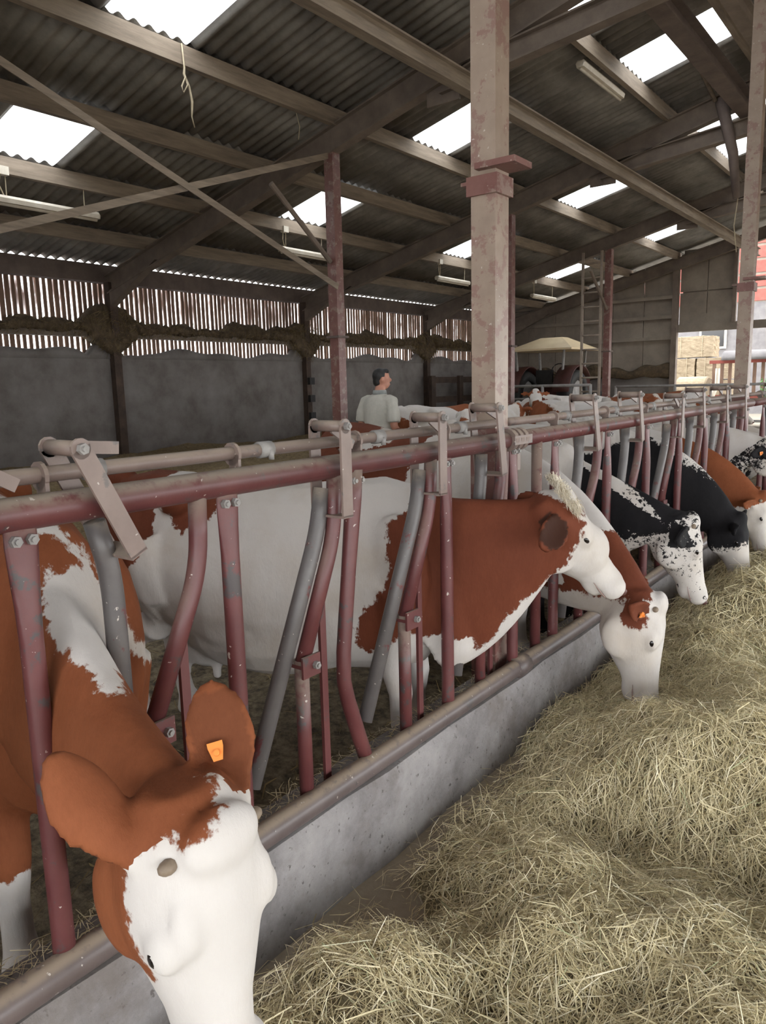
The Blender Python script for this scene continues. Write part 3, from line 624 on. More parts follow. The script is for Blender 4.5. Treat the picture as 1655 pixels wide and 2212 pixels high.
def cow(label, base, a_deg, poll, axis, dors, mask, mat, sc=1.0, ss=1.0, Tc=None, Bc=None, brisket=(0.26, 0, 0.50), ears=((-0.25, -0.25, 1), (-0.25, -0.25, -1)), voxel=0.016,
        group='cows along the feed fence', legs_dy=None, muz=1.0, speck=None, tags=(), buds=True, tuft=0, earcup=((0.55, 0.8, 0), (0.55, 0.8, 0)), hs=1.0, neck_hw=(0.19, 0.118, 0.105, 0.096), earlen=0.20, earw=1.0, darkear=0.0, extra=None, zf=None, tail=True, whiteear=False, scz=None, lidw=False, Bpo=None):
    rz = math.radians(a_deg); zf = muck_z(base[0] - 0.6 * math.cos(rz), base[1] - 0.6 * math.sin(rz)) if zf is None else zf
    scz = scz or sc
    root = empty('cow', (base[0], base[1], zf), rz); tag(root, label, 'cow', group)
    V3 = Vector
    P = V3(poll); ax = V3(axis).normalized(); dr = V3(dors); dr = (dr - ax * dr.dot(ax)).normalized(); la = dr.cross(ax).normalized()   # la = cow's left
    if la.y < 0 and abs(la.y) > 0.3: la = -la
    H = lambda u, d, l: P + (ax * u + dr * d + la * l) * hs
    m = MB()
    # trunk
    R = []
    for s, t, b, hw in TRUNK: R.append(sec(V3((s * sc * ss, 0, t * scz)), V3((s * sc * ss, 0, b * scz)), hw * sc, V3((-1, 0, 0)), lat=V3((0, -1, 0)), taper=0.20))
    m.rings([r[::-1] for r in R])
    # neck
    W = V3((-0.10 * sc, 0, 1.27 * scz)); Tp = H(0.0, 0.005, 0); Bk = V3((brisket[0] * sc, brisket[1], brisket[2] * scz)); Bp = V3(Bpo) if Bpo else H(0.07, -0.20, 0)
    Tc = V3(Tc) if Tc else (W + Tp) / 2 + V3((0.05, 0, 0.06)); Bc = V3(Bc) if Bc else (Bk + Bp) / 2 + V3((-0.05, 0, 0.05))
    R = []; N = 9
    cs = [(bez(W, Tc, Tp, i / N), bez(Bk, Bc, Bp, i / N)) for i in range(N + 1)]
    for i, (T, B) in enumerate(cs):
        t = i / N * 3; q = min(int(t), 2); hw = neck_hw[q] + (neck_hw[q + 1] - neck_hw[q]) * (t - q)
        cm = lambda j: (cs[j][0] + cs[j][1]) / 2
        tan = cm(min(i + 1, N)) - cm(max(i - 1, 0))
        ref = V3((0, 1, 0)) * (1 - i / N) + la * (i / N)
        v = (T - B); lat = ref - v * (ref.dot(v) / v.length_squared)
        R.append(sec(T, B, hw * (sc if i < 5 else 1), tan, lat=-lat.normalized(), taper=0.10))
    m.rings([r[::-1] for r in R])
    # head
    R = [sec(H(u, t, 0), H(u, b, 0), hw * hs, ax, lat=-la, taper=-0.12 if u < 0.3 else 0.0, n=20) for u, t, b, hw in HEAD]
    m.rings(R)
    rot = Matrix((ax, la, dr)).transposed()
    for l in (-1, 1):
        m.ell(H(0.165, -0.025, 0.098 * l), (0.045 * hs, 0.026 * hs, 0.034 * hs), rot=rot)
        m.ell(H(0.458, -0.066, 0.046 * l), (0.050 * hs, 0.040 * hs, 0.056 * hs), rot=rot)
        m.ell(H(0.15, -0.16, 0.082 * l), (0.10 * hs, 0.034 * hs, 0.075 * hs), rot=rot)
        m.ell(H(0.13, 0.008, 0.070 * l), (0.06 * hs, 0.03 * hs, 0.022 * hs), rot=rot)
    m.ell(H(0.405, -0.138, 0.0), (0.062 * hs, 0.048 * hs, 0.026 * hs), rot=rot)
    m.ell(H(0.02, 0.022, 0.0), (0.055 * hs, 0.075 * hs, 0.035 * hs), rot=rot)
    # ears
    earinfo = []
    for (du, dd, dl), cup in zip(ears, earcup):
        sg = 1 if dl > 0 else -1
        d = (ax * du + dr * dd + la * dl).normalized(); c0 = H(0.035, -0.045, 0.085 * sg)
        nrm = ax * cup[0] + dr * cup[1] + la * cup[2]; nrm = (nrm - d * nrm.dot(d)).normalized(); ac = d.cross(nrm)
        R = []; L = earlen * hs
        for i, (f, wd) in enumerate(((0, 0.045), (0.12, 0.055), (0.28, 0.082), (0.48, 0.108), (0.68, 0.106), (0.84, 0.080), (0.95, 0.045), (1.0, 0.018))):
            ring = []
            for q in range(14):
                t = 2 * math.pi * q / 14; x = math.cos(t) * wd / 2 * hs * earw; th = 0.0135 * (1 if i else 1.6)
                ring.append(c0 + d * (L * f) + ac * x + nrm * (math.copysign(abs(math.sin(t)) ** 0.45, math.sin(t)) * th + (0.022 + 0.02 * (1 - f)) * (math.cos(t) ** 2) * (wd / 0.108)))
            R.append(ring)
        m.rings(R); earinfo.append((c0, d, nrm, ac, L))
    # legs
    ld = legs_dy or [(0, 0)] * 4
    for i, (l, (dx, dy)) in enumerate(zip((1, -1), ld[:2])):
        y = 0.155 * l * sc
        pts = [(0.02, 0, 0.85), (0.0, 0, 0.62), (-0.01, 0, 0.50), (0.02, 0, 0.36), (0.01, 0, 0.24), (0.015, 0, 0.12), (0.035, 0, 0.075)]
        m.tube([(p[0] * sc + dx * (1 - p[2] / 0.85), y + dy * (1 - p[2] / 0.85), p[2] * scz) for p in pts], [0.12 * sc, 0.092 * sc, 0.068 * sc, 0.055 * sc, 0.042 * sc, 0.044 * sc, 0.052 * sc], 12)
        m.rings([[V3(((0.04 + r * math.cos(t) * 1.15) * sc + dx, y + dy + r * math.sin(t) * sc, z)) for t in (2 * math.pi * q / 12 for q in range(12))] for r, z in ((0.052, 0.09), (0.06, 0.04), (0.066, 0.0))][::-1])
    for i, (l, (dx, dy)) in enumerate(zip((1, -1), ld[2:])):
        y = 0.185 * l * sc
        pts = [(-1.30, 0, 1.0), (-1.18, 0.02, 0.76), (-1.28, 0.0, 0.60), (-1.44, -0.01, 0.47), (-1.43, -0.01, 0.36), (-1.40, 0, 0.22), (-1.38, 0, 0.12), (-1.36, 0, 0.075)]
        m.tube([(p[0] * sc * ss + dx * (1 - p[2]), y + p[1] * l + dy * (1 - p[2]), p[2] * scz) for p in pts], [0.20 * sc, 0.155 * sc, 0.095 * sc, 0.062 * sc, 0.050 * sc, 0.044 * sc, 0.046 * sc, 0.052 * sc], 12)
        m.rings([[V3(((-1.355 * ss + r * math.cos(t) * 1.15) * sc + dx, y + dy + r * math.sin(t) * sc, z)) for t in (2 * math.pi * q / 12 for q in range(12))] for r, z in ((0.052, 0.09), (0.06, 0.04), (0.066, 0.0))][::-1])
    # hips, pins, shoulder, udder, tail
    for l in (-1, 1):
        m.ell((-1.08 * sc * ss, 0.23 * l * sc, 1.22 * scz), (0.09, 0.07, 0.07)); m.ell((-1.52 * sc * ss, 0.11 * l * sc, 1.12 * scz), (0.07, 0.06, 0.07))
        m.ell((0.02 * sc, 0.17 * l * sc, 0.90 * scz), (0.15 * sc, 0.075 * sc, 0.28 * sc))
    m.ell((-1.08 * sc * ss, 0, 0.50 * scz), (0.21 * sc, 0.16 * sc, 0.15 * sc))
    for dx, dy in ((-0.1, 0.07), (-0.1, -0.07), (0.07, 0.07), (0.07, -0.07)): m.tube([((-1.08 * ss + dx) * sc, dy * sc, 0.42 * scz), ((-1.08 * ss + dx) * sc, dy * sc, 0.31 * scz)], 0.022, 8)
    if tail: m.tube([(-1.48 * sc * ss, 0, 1.30 * scz), (-1.60 * sc * ss, 0, 1.28 * scz), (-1.69 * sc * ss, 0.02, 1.12 * scz), (-1.70 * sc * ss, 0.02, 0.8 * scz), (-1.69 * sc * ss, 0.0, 0.5 * scz), (-1.68 * sc * ss, 0, 0.3 * scz)], [0.04, 0.045, 0.035, 0.026, 0.035, 0.02], 8)
    if extra: extra(m)
    tmp = m.build('body_tmp', mat)
    md = tmp.modifiers.new('r', 'REMESH'); md.mode = 'VOXEL'; md.voxel_size = voxel; md.use_smooth_shade = True
    sm = tmp.modifiers.new('s', 'SMOOTH'); sm.factor = 0.5; sm.iterations = max(3, int(0.07 / voxel))
    dg = bpy.context.evaluated_depsgraph_get(); dg.update()
    me = bpy.data.meshes.new_from_object(tmp.evaluated_get(dg)); bpy.data.objects.remove(tmp)
    me.name = 'body'
    for p_ in me.polygons: p_.use_smooth = True
    body = bpy.data.objects.new('body', me); col.objects.link(body); body.parent = root
    nV = len(me.vertices); co = np.zeros(nV * 3, np.float32); me.vertices.foreach_get('co', co); co = co.reshape(-1, 3).astype(float)
    rel = (co - np.array(P)) / hs; u = rel @ np.array(ax); d = rel @ np.array(dr); l = rel @ np.array(la)
    s, t, z = co[:, 0], co[:, 1], co[:, 2] + zf
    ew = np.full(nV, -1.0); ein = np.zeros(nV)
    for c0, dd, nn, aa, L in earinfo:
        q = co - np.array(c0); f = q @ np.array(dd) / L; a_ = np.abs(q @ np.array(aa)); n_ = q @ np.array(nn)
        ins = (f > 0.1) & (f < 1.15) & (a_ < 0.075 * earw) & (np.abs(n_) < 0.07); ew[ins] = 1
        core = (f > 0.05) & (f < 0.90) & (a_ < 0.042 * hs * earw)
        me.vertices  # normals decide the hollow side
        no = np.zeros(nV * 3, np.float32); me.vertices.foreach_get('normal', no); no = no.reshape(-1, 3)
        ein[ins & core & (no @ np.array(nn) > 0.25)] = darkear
    pv = mask(s, t, z, u, d, l)
    if not whiteear: pv = np.where(ew > 0, np.maximum(pv, 0.15), pv)
    A = lambda nm, arr: me.attributes.new(nm, 'FLOAT', 'POINT').data.foreach_set('value', np.asarray(arr, np.float32))
    A('patch', pv); A('muz', np.clip((u - 0.485) / 0.02, 0, 1) * (np.abs(l) < 0.12) * (d < 0.02) * (d > -0.15) * muz)
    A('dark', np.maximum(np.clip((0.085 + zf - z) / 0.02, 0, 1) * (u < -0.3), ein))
    A('speck', speck(s, t, z, u, d, l) if speck else np.zeros(nV))
    # small parts
    for q, sg in enumerate((1, -1)):
        e_ = MB().ell(H(0.168, -0.024, 0.1135 * sg), (0.018 * hs, 0.010 * hs, 0.0115 * hs), 12, 8, rot).build('eye', 'eye', root, True)
        MB().ell(H(0.492, -0.045, 0.058 * sg), (0.016 * hs, 0.010 * hs, 0.017 * hs), 10, 6, rot).build('nostril', 'nostril', root, True)
        MB().tube([H(0.488, -0.112, 0.035 * sg), H(0.45, -0.116, 0.069 * sg), H(0.41, -0.116, 0.068 * sg), H(0.37, -0.112, 0.067 * sg)], [0.001 * hs, 0.0032 * hs, 0.003 * hs, 0.001 * hs], 6).build('mouth_line', 'mouth', root, True)
        if lidw:
            MB().ell(H(0.166, -0.008, 0.110 * sg), (0.028 * hs, 0.018 * hs, 0.009 * hs), 10, 6, rot).build('eyelid', lidw, root, True)
        if buds: MB().ell(H(0.03, 0.0, 0.082 * sg), (0.014, 0.020, 0.014), 10, 6, rot).build('horn_bud', 'horn', root, True)
        if q in tags and q < len(earinfo):
            c0, dd, nn, aa, L = earinfo[q]; o_ = c0 + dd * L * 0.42 + nn * 0.028 - aa * 0.012 * hs
            tg = MB(); tg.rings([[o_ + aa * x + dd * y + nn * zz for x, y in ((-0.009, -0.014), (0.009, -0.014), (0.015, 0.012), (0.015, 0.022), (-0.015, 0.022), (-0.015, 0.012))] for zz in (0.0, 0.004)])
            tg.tube([o_ - nn * 0.035, o_ + nn * 0.012], 0.006, 8).build('ear_tag', 'tag', root)
    if tuft:
        rs = np.random.RandomState(11); vs = []; fs = []; tn = []
        for i in range(tuft):
            th = rs.uniform(-1, 1); b0 = H(rs.uniform(-0.07, 0.07), 0.052 * math.sqrt(1 - 0.7 * th * th) - 0.022 + rs.uniform(-0.01, 0.008), th * 0.085)
            L = rs.uniform(0.03, 0.06); dv = (ax * rs.uniform(-0.5, 0.5) + dr * rs.uniform(0.0, 0.4) + la * (th * 1.0 + rs.normal() * 0.4)).normalized(); dn = (ax * rs.uniform(0.1, 0.9) - dr * 0.7 + la * th * 0.9).normalized()
            wv = dv.cross(V3((rs.normal(), rs.normal(), rs.normal()))).normalized() * 0.0011
            p1 = b0 + dv * L * 0.5; p2 = p1 + (dv * 0.5 + dn * 0.8).normalized() * L * 0.5; o0 = len(vs)
            vs += [b0 - wv, b0 + wv, p1 - wv, p1 + wv, p2 - wv * .2, p2 + wv * .2]; fs += [(o0, o0 + 1, o0 + 3, o0 + 2), (o0 + 2, o0 + 3, o0 + 5, o0 + 4)]; tn += [rs.rand()] * 6
        me2 = MB().add(vs, fs).mesh('poll_tuft'); me2.materials.append(M['tuft']); me2.attributes.new('tint', 'FLOAT', 'POINT').data.foreach_set('value', np.array(tn, np.float32))
        ob = place(me2, 'poll_tuft', root); ob['kind'] = 'stuff'
    return root

def poly(px, py, pts):
    """signed distance to a polygon, positive inside"""
    d = np.full(len(px), 1e9); inside = np.zeros(len(px), bool); n = len(pts)
    for i in range(n):
        ax_, ay_ = pts[i]; bx, by = pts[(i + 1) % n]
        ex, ey = bx - ax_, by - ay_; wx, wy = px - ax_, py - ay_
        t = np.clip((wx * ex + wy * ey) / (ex * ex + ey * ey + 1e-12), 0, 1)
        d = np.minimum(d, (wx - ex * t) ** 2 + (wy - ey * t) ** 2)
        c = (ay_ > py) != (by > py)
        inside ^= c & (px < (bx - ax_) * (py - ay_) / ((by - ay_) if abs(by - ay_) > 1e-9 else 1e-9) + ax_)
    d = np.sqrt(d); return np.where(inside, d, -d)
mx, mn = np.maximum, np.minimum

# --- cow whose head is nearest, eating at lower left
C1W = [(-0.034, 1.379), (0.017, 1.372), (0.092, 1.27), (0.137, 1.145), (0.199, 1.009), (0.40, 0.86), (0.24, 0.922), (0.195, 0.962), (0.138, 0.997), (0.092, 0.995), (0.065, 1.042), (0.042, 1.061), (-0.05, 1.061), (-0.085, 1.144), (-0.06, 1.228), (-0.03, 1.262), (0.054, 1.258), (0.051, 1.29), (0.024, 1.325), (-0.038, 1.341)]
def mask1(s, t, z, u, d, l):
    b = np.full(len(s), 0.2)
    b = np.where(s < 0.62, mn(b, -poly(t, z, C1W)), b)
    b = np.where(s < -0.3, mn(b, -mn(z - 1.36, 0.1 - np.abs(t))), b)
    b = np.where(z < 0.42, mn(b, (z - 0.40)), b)
    # white blaze: whole forehead and nose, brown cheek behind the jaw line
    face = mn(u + 0.030 + 0.38 * l, mx(d + 0.075, (u - 0.24) * 0.8))
    hd = (s > 0.6) & (u > -0.07) & (d > -0.35)
    return np.where(hd, -face, b)
cow('red and white cow at lower left, white face nearest the viewpoint, eating hay', (-0.38, 1.02), -12, (1.005, -0.035, 0.885), (0.072, 0.046, -1.0), (0.988, 0.159, 0.1), mask1, 'coat_red', sc=1.03, Tc=(0.48, -0.06, 1.02), Bc=(0.50, -0.04, 0.46), brisket=(0.26, 0, 0.55),
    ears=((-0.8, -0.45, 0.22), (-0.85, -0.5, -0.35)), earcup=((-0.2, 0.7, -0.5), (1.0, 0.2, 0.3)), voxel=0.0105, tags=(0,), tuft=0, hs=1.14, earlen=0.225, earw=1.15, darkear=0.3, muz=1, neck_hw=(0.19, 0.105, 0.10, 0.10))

# --- big white cow with the red neck, head raised
C2N = [(0.097, 1.281), (0.091, 1.239), (-0.003, 1.145), (-0.015, 1.106), (0.004, 1.009), (-0.014, 0.884), (-0.051, 0.852), (-0.118, 0.758), (-0.156, 0.644), (-0.112, 0.597), (-0.055, 0.612), (0.058, 0.705), (0.107, 0.678), (0.176, 0.68), (0.225, 0.658), (0.306, 0.651), (0.326, 0.608), (0.355, 0.611), (0.413, 0.656), (0.46, 0.759), (0.534, 0.832), (0.589, 0.884), (0.643, 0.935), (0.696, 0.975), (0.704, 1.023), (0.747, 1.09), (0.758, 1.145), (0.736, 1.2), (0.71, 1.217), (0.656, 1.244), (0.585, 1.26), (0.448, 1.40), (0.098, 1.42)]
C2R = [(-1.9, 1.6), (-1.09, 1.6), (-1.095, 1.328), (-1.09, 1.182), (-1.065, 1.087), (-1.09, 1.0), (-1.15, 0.92), (-1.22, 0.885), (-1.40, 0.98), (-1.9, 0.95)]
C2S = [(-1.017, 1.268), (-1.022, 1.216), (-0.96, 1.103), (-0.926, 1.094), (-0.854, 1.138), (-0.803, 1.145), (-0.776, 1.272)]
def mask2(s, t, z, u, d, l):
    b = mx(mx(poly(s, z, C2N), poly(s, z, C2R)), poly(s, z, C2S))
    return np.where((u > -0.06) & (s > 0.5), mn(b, mx(0.06 - u, 0.03 - d) ), b)
cow('large white cow with a rust red neck, head raised and turned right', (-0.27, 2.575), 20, (0.655, 0.0, 1.195), (0.56, 0.34, -0.76), (0.74, 0.12, 0.62), mask2, 'coat_rust', sc=0.965, ss=0.94, Tc=(0.28, 0, 1.15), Bc=(0.42, 0, 0.50), brisket=(0.20, 0, 0.43), Bpo=(0.60, 0.02, 0.84),
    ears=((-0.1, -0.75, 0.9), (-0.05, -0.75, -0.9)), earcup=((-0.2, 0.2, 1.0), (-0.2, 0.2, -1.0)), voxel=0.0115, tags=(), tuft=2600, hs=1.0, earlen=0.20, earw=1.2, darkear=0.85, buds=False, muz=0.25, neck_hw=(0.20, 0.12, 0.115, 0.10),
    extra=lambda m: m.ell((-0.62, 0, 0.62), (0.55, 0.33, 0.27)).ell((0.74, 0.06, 0.97), (0.12, 0.075, 0.12)))

# --- cream cow behind the post, brown hindquarters, white head down
def mask3(s, t, z, u, d, l):
    b = mx(mn(-0.50 - s, z - 0.75), -9)
    stripe = poly(s, z, [(-1.15, 1.28), (-0.95, 1.5), (-0.55, 1.5), (-0.85, 1.32)])
    b = mn(b, -stripe)
    neck = mn(mn(s - 0.55, 0.98 - z), 0.3)
    hd = mn(-0.01 - u, -0.01 - d)
    patch = mn(0.06 - np.sqrt((u - 0.055) ** 2 + (d + 0.09) ** 2 * 1.2), -0.01 - l)
    return np.where(u > -0.04, mx(hd, patch), mx(b, neck))
cow('cream cow behind the big post with brown hindquarters, white face down in the hay', (-0.45, 3.77), -13, (1.008, -0.041, 0.62), (0.10, 0.0, -1.0), (0.796, 0.493, 0.10), mask3, 'coat_rust', sc=1.05, Tc=(0.55, 0, 1.30), Bc=(0.46, 0, 0.44), brisket=(0.24, 0, 0.46),
    ears=((-0.6, -0.3, 1.0), (-0.35, -0.3, -1.0)), voxel=0.013, tags=(0, 1), tuft=0, muz=0.8, hs=1.08)

# --- black and white cow with speckled white face
def mask5(s, t, z, u, d, l):
    b = mn(1.19 - z - 0.10 * np.sin(s * 7), 0.2); b = np.where(s > 0.25, mn(0.5 - 0 * s, 0.2), b)
    crest = np.where(s > 0.30, 0.035 - np.abs(t), -1) * (z > 0.95 - (s - 0.5) * 0.1)
    b = np.where((s > 0.2) & (z > 1.32 - 0.55 * s) & (np.abs(t) < 0.06), -0.03 + 0.5 * np.maximum(0, np.abs(t) - 0.03), b)
    b = np.where((s < 0.12) & (s > -0.25) & (z > 0.95), mn(b, -(z - 1.02)), b)
    hd = -(mn(u + 0.02, 0.05 + 0.12 * np.clip(u - 0.3, 0, 1))); hd = np.where((d < -0.12) & (u < 0.03), 0.1, hd)
    return np.where((u > -0.03) & (s > 0.45), hd, b)
def speck5(s, t, z, u, d, l): return np.where(s > 0.5, np.clip(0.95 - 3 * np.abs(u - 0.06), 0.5, 0.9), 0.05) * (s > 0.4)
cow('black cow with white speckled face and black ear, muzzle on the hay', (-0.42, 4.45), -19, (0.836, 0.19, 0.85), (0.143, 0.261, -0.95), (0.62, 0.657, 0.30), mask5, 'coat_black', sc=0.98, Tc=(0.42, 0, 1.10), Bc=(0.40, 0, 0.52), brisket=(0.26, 0, 0.50),
    ears=((-0.1, -0.6, 1.0), (0.0, -0.55, -1.0)), earcup=((0, 0.4, 1), (0.3, 0.6, -0.8)), voxel=0.013, speck=speck5, tuft=0, muz=1, earlen=0.19, earw=1.2)

# --- black cow with white crest
def mask6(s, t, z, u, d, l):
    b = mn(1.20 - z + 0.06 * np.sin(s * 9), 0.2)
    b = np.where(s > 0.25, mn(0.2, (1.53 - 0.62 * s - 0.35 * s * s * 0 - 0.10) - z), b)
    hd = mn(0.20 - u, 0.1); return np.where((u > 0.0) & (s > 0.5), hd, b)
cow('black cow with a white mane line, black forehead down in the hay', (-0.5, 5.76), 0, (0.90, 0.0, 0.66), (0.25, 0.05, -0.95), (0.95, 0, 0.25), mask6, 'coat_black', sc=1.0, Tc=(0.55, 0, 1.28), Bc=(0.46, 0, 0.46), voxel=0.018,
    ears=((-0.1, 0.2, 1.0), (0.15, 0.35, -1.0)), speck=lambda s, t, z, u, d, l: np.where(s > 0.35, 0.22, 0.05), buds=False)
# --- brown neck, white head
def mask7(s, t, z, u, d, l): return np.where((u > 0.0) & (s > 0.5), mn(0.05 - u, 0.1), np.where(s > 0.18, 0.2, mn(1.16 - z, -s - 0.2)))
cow('brown necked cow with white head, beyond the black cow with white mane', (-0.45, 6.54), -4, (0.86, 0.0, 0.74), (0.25, 0.15, -0.95), (0.95, 0.1, 0.25), mask7, 'coat_red', sc=0.95, voxel=0.018, Tc=(0.5, 0, 1.22), Bc=(0.44, 0, 0.48), whiteear=True)
# --- speckled cow at the right edge
cow('white cow with black speckled cheek and black ear at the right edge', (-0.45, 7.27), -6, (0.78, 0.0, 1.10), (0.62, 0.0, -0.78), (0.78, 0, 0.62), lambda s, t, z, u, d, l: np.where(u > -0.05, mx(-0.02 - 0.2 * d - u * 0.5, mn(0.03 - np.abs(d + 0.2), 0.12 - u)), mn(1.05 - z, 0.12 - np.abs(s - 0.2))), 'coat_black', sc=0.95, voxel=0.018,
    Tc=(0.36, 0, 1.30), Bc=(0.42, 0, 0.55), speck=lambda s, t, z, u, d, l: np.where(s > 0.3, 0.75, 0.05), ears=((0.0, -0.5, 1), (0.0, -0.5, -1)), tags=(1,), buds=False)
cow('white backed cow with black shoulder, first beyond the right post', (-0.5, 8.64), 0, (0.80, 0.0, 0.95), (0.4, 0.0, -0.9), (0.9, 0, 0.4), lambda s, t, z, u, d, l: mn(1.05 - z, 0.3 - np.abs(s - 0.1)), 'coat_black', sc=0.94, voxel=0.024, buds=False)
cow('pale cow at the fence, second beyond the right post', (-0.5, 9.44), -2, (0.82, 0.0, 0.80), (0.3, 0.0, -0.95), (0.95, 0, 0.3), lambda s, t, z, u, d, l: mn(0.9 - z, 0.4 - np.abs(s + 0.6)), 'coat_red', sc=0.94, voxel=0.024, buds=False)

# --- cows standing in the pen
def spots(seed, thr=0.0):
    rs = np.random.RandomState(seed); F = [(rs.uniform(2, 5), rs.uniform(2, 5), rs.uniform(1, 3), rs.uniform(0, 6), rs.uniform(0.3, 1)) for _ in range(4)]
    return lambda s, t, z, u, d, l: 0.12 * (sum(a * np.sin(kx * s + kz * z + kt * t + ph) for kx, kz, kt, ph, a in F) - thr)
G = 'cows standing in the pen'
up = dict(axis=(0.75, 0, -0.66), dors=(0.66, 0, 0.75), voxel=0.026, buds=False, group=G)
def face(f, ear=0.0):
    def g(s, t, z, u, d, l): return np.where(u > -0.04, mx(mn(0.10 - u, 0.03 - d), -0.2), f(s, t, z, u, d, l))
    return g
cow('white cow with a brown ear standing right beside the man', (-3.3, 9.2), 100, (0.60, 0.05, 1.30), mask=face(spots(3, 0.9)), mat='coat_red', **up)
cow('cream backed cow standing just left of the big post', (-4.6, 10.4), 80, (0.66, 0.0, 1.12), mask=face(spots(4, 1.1)), mat='coat_red', **up)
cow('cow with a white curly poll and two brown ears looking this way', (-4.9, 13.3), -60, (0.56, 0.0, 1.50), mask=face(spots(8, 0.1)), mat='coat_red', **up)
cow('white cow with brown cheek, facing right in the middle of the herd', (-2.6, 11.5), -12, (0.60, 0.0, 1.38), mask=face(spots(9, 0.2)), mat='coat_red', **up)
cow('white backed cow with a large brown saddle patch behind the herd', (-3.9, 15.2), 172, (0.66, 0.0, 1.10), sc=1.06, mask=face(spots(12, -0.1)), mat='coat_red', **up)
cow('red pied cow with blotched rump near the far gate', (-2.6, 16.2), 5, (0.66, 0.0, 1.12), mask=face(spots(15, 0.0)), mat='coat_rust', **up)
cow('brown and white cow deep in the herd near the ladder', (-5.2, 16.9), 60, (0.66, 0.0, 1.16), mask=face(spots(21, 0.1)), mat='coat_rust', **up)
cow('white cow with brown flank at the far end of the herd', (-1.9, 13.0), -8, (0.66, 0.0, 1.05), mask=face(spots(25, 0.4)), mat='coat_red', **up)
# ================================================================ man, tractor, fittings
def remesh(m, name, mat, parent, voxel, it=4):
    tmp = m.build('tmp', mat)
    md = tmp.modifiers.new('r', 'REMESH'); md.mode = 'VOXEL'; md.voxel_size = voxel
    sm = tmp.modifiers.new('s', 'SMOOTH'); sm.factor = 0.5; sm.iterations = it
    dg = bpy.context.evaluated_depsgraph_get(); dg.update()
    me = bpy.data.meshes.new_from_object(tmp.evaluated_get(dg)); bpy.data.objects.remove(tmp); me.name = name
    for p_ in me.polygons: p_.use_smooth = True
    return place(me, name, parent)
M['skin'] = mat_noise('skin', [(0.3, lin(172, 118, 98)), (0.7, lin(192, 138, 116))], 9, 0.55, 0)
M['polo'] = mat_noise('grey_polo_cloth', [(0.3, lin(176, 172, 162)), (0.7, lin(192, 188, 178))], 9, 0.9, 0.3, 12, dist=0.02)
M['collar'] = mat_noise('grey_collar', [(0.3, lin(128, 130, 128)), (0.7, lin(150, 152, 150))], 9, 0.9, 0)
M['trousers'] = mat_noise('dark_trousers', [(0.3, lin(44, 48, 60)), (0.7, lin(58, 62, 76))], 9, 0.9, 0.2)
M['hair'] = mat_noise('black_hair', [(0.3, lin(20, 18, 18)), (0.7, lin(34, 31, 30))], 60, 0.5, 0.4, 90)
mz = muck_z(-4.2, 7.5)
man = empty('person', (-4.16, 7.5, mz), math.radians(84)); tag(man, 'person in a pale grey polo shirt, seen from behind beside the cows', 'person')
hz = 1.90 - mz; S_ = hz / 1.76
def v(x, y, z): return Vector((x * S_, y * S_, z * S_))
def oval(z, rx, ry, cx=0.0, n=18): return [v(cx + rx * math.cos(-2 * math.pi * q / n), ry * math.sin(-2 * math.pi * q / n), z) for q in range(n)]
ht = math.radians(-38); HC = (0.045, 0.0, 1.635)
def hd(x, y, z): return v(HC[0] + x * math.cos(ht) - y * math.sin(ht), HC[1] + x * math.sin(ht) + y * math.cos(ht), HC[2] + z)
b = MB()
b.rings([oval(z, rx, ry, cx) for z, rx, ry, cx in ((0.84, 0.14, 0.17, 0), (0.95, 0.155, 0.19, 0.01), (1.08, 0.165, 0.185, 0.03), (1.22, 0.15, 0.20, 0.01), (1.36, 0.12, 0.21, -0.01), (1.43, 0.085, 0.15, -0.01), (1.47, 0.06, 0.075, 0.0), (1.56, 0.055, 0.06, 0.02))][::-1])
rotz = Matrix.Rotation(ht, 3, 'Z')
b.ell(hd(0, 0, 0.02), (0.098 * S_, 0.076 * S_, 0.112 * S_), rot=rotz).ell(hd(0.03, 0, -0.055), (0.066 * S_, 0.055 * S_, 0.06 * S_), rot=rotz).ell(hd(0.105, 0, -0.005), (0.018 * S_, 0.015 * S_, 0.025 * S_), rot=rotz).ell(hd(0.085, 0, -0.055), (0.02 * S_, 0.025 * S_, 0.012 * S_), rot=rotz)
for l in (-1, 1): b.ell(hd(-0.005, 0.078 * l, 0.0), (0.02 * S_, 0.01 * S_, 0.03 * S_), rot=rotz).ell(hd(0.082, 0.03 * l, 0.025), (0.014, 0.016, 0.010), rot=rotz)
ARM = {1: [(-0.01, 0.20, 1.38), (-0.03, 0.255, 1.25), (-0.04, 0.27, 1.11), (0.02, 0.265, 0.98), (0.07, 0.25, 0.87)], -1: [(-0.01, -0.20, 1.38), (-0.05, -0.265, 1.25), (-0.07, -0.29, 1.10), (0.02, -0.30, 0.99), (0.12, -0.295, 0.90)]}
for l in (1, -1):
    a = ARM[l]; b.tube([v(*p) for p in a], [0.062 * S_, 0.055 * S_, 0.045 * S_, 0.040 * S_, 0.030 * S_], 10)
    wx = Vector(a[-1]); dr_ = (Vector(a[-1]) - Vector(a[-2])).normalized(); pc = wx + dr_ * 0.045
    b.ell(v(*pc), (0.035, 0.020, 0.05))
    for f_ in range(4):
        o_ = pc + Vector((-0.024 + 0.016 * f_, 0, -0.035)); L = (0.055, 0.068, 0.065, 0.05)[f_]
        b.tube([v(*o_), v(*(o_ + Vector((0.008, -0.004 * l, -L * 0.5)))), v(*(o_ + Vector((0.022, -0.010 * l, -L))))], [0.0095, 0.009, 0.0075], 8)
    b.tube([v(*(pc + Vector((0.025, 0, 0.0)))), v(*(pc + Vector((0.045, -0.004 * l, -0.025)))), v(*(pc + Vector((0.05, -0.006 * l, -0.05))))], [0.011, 0.010, 0.008], 8)
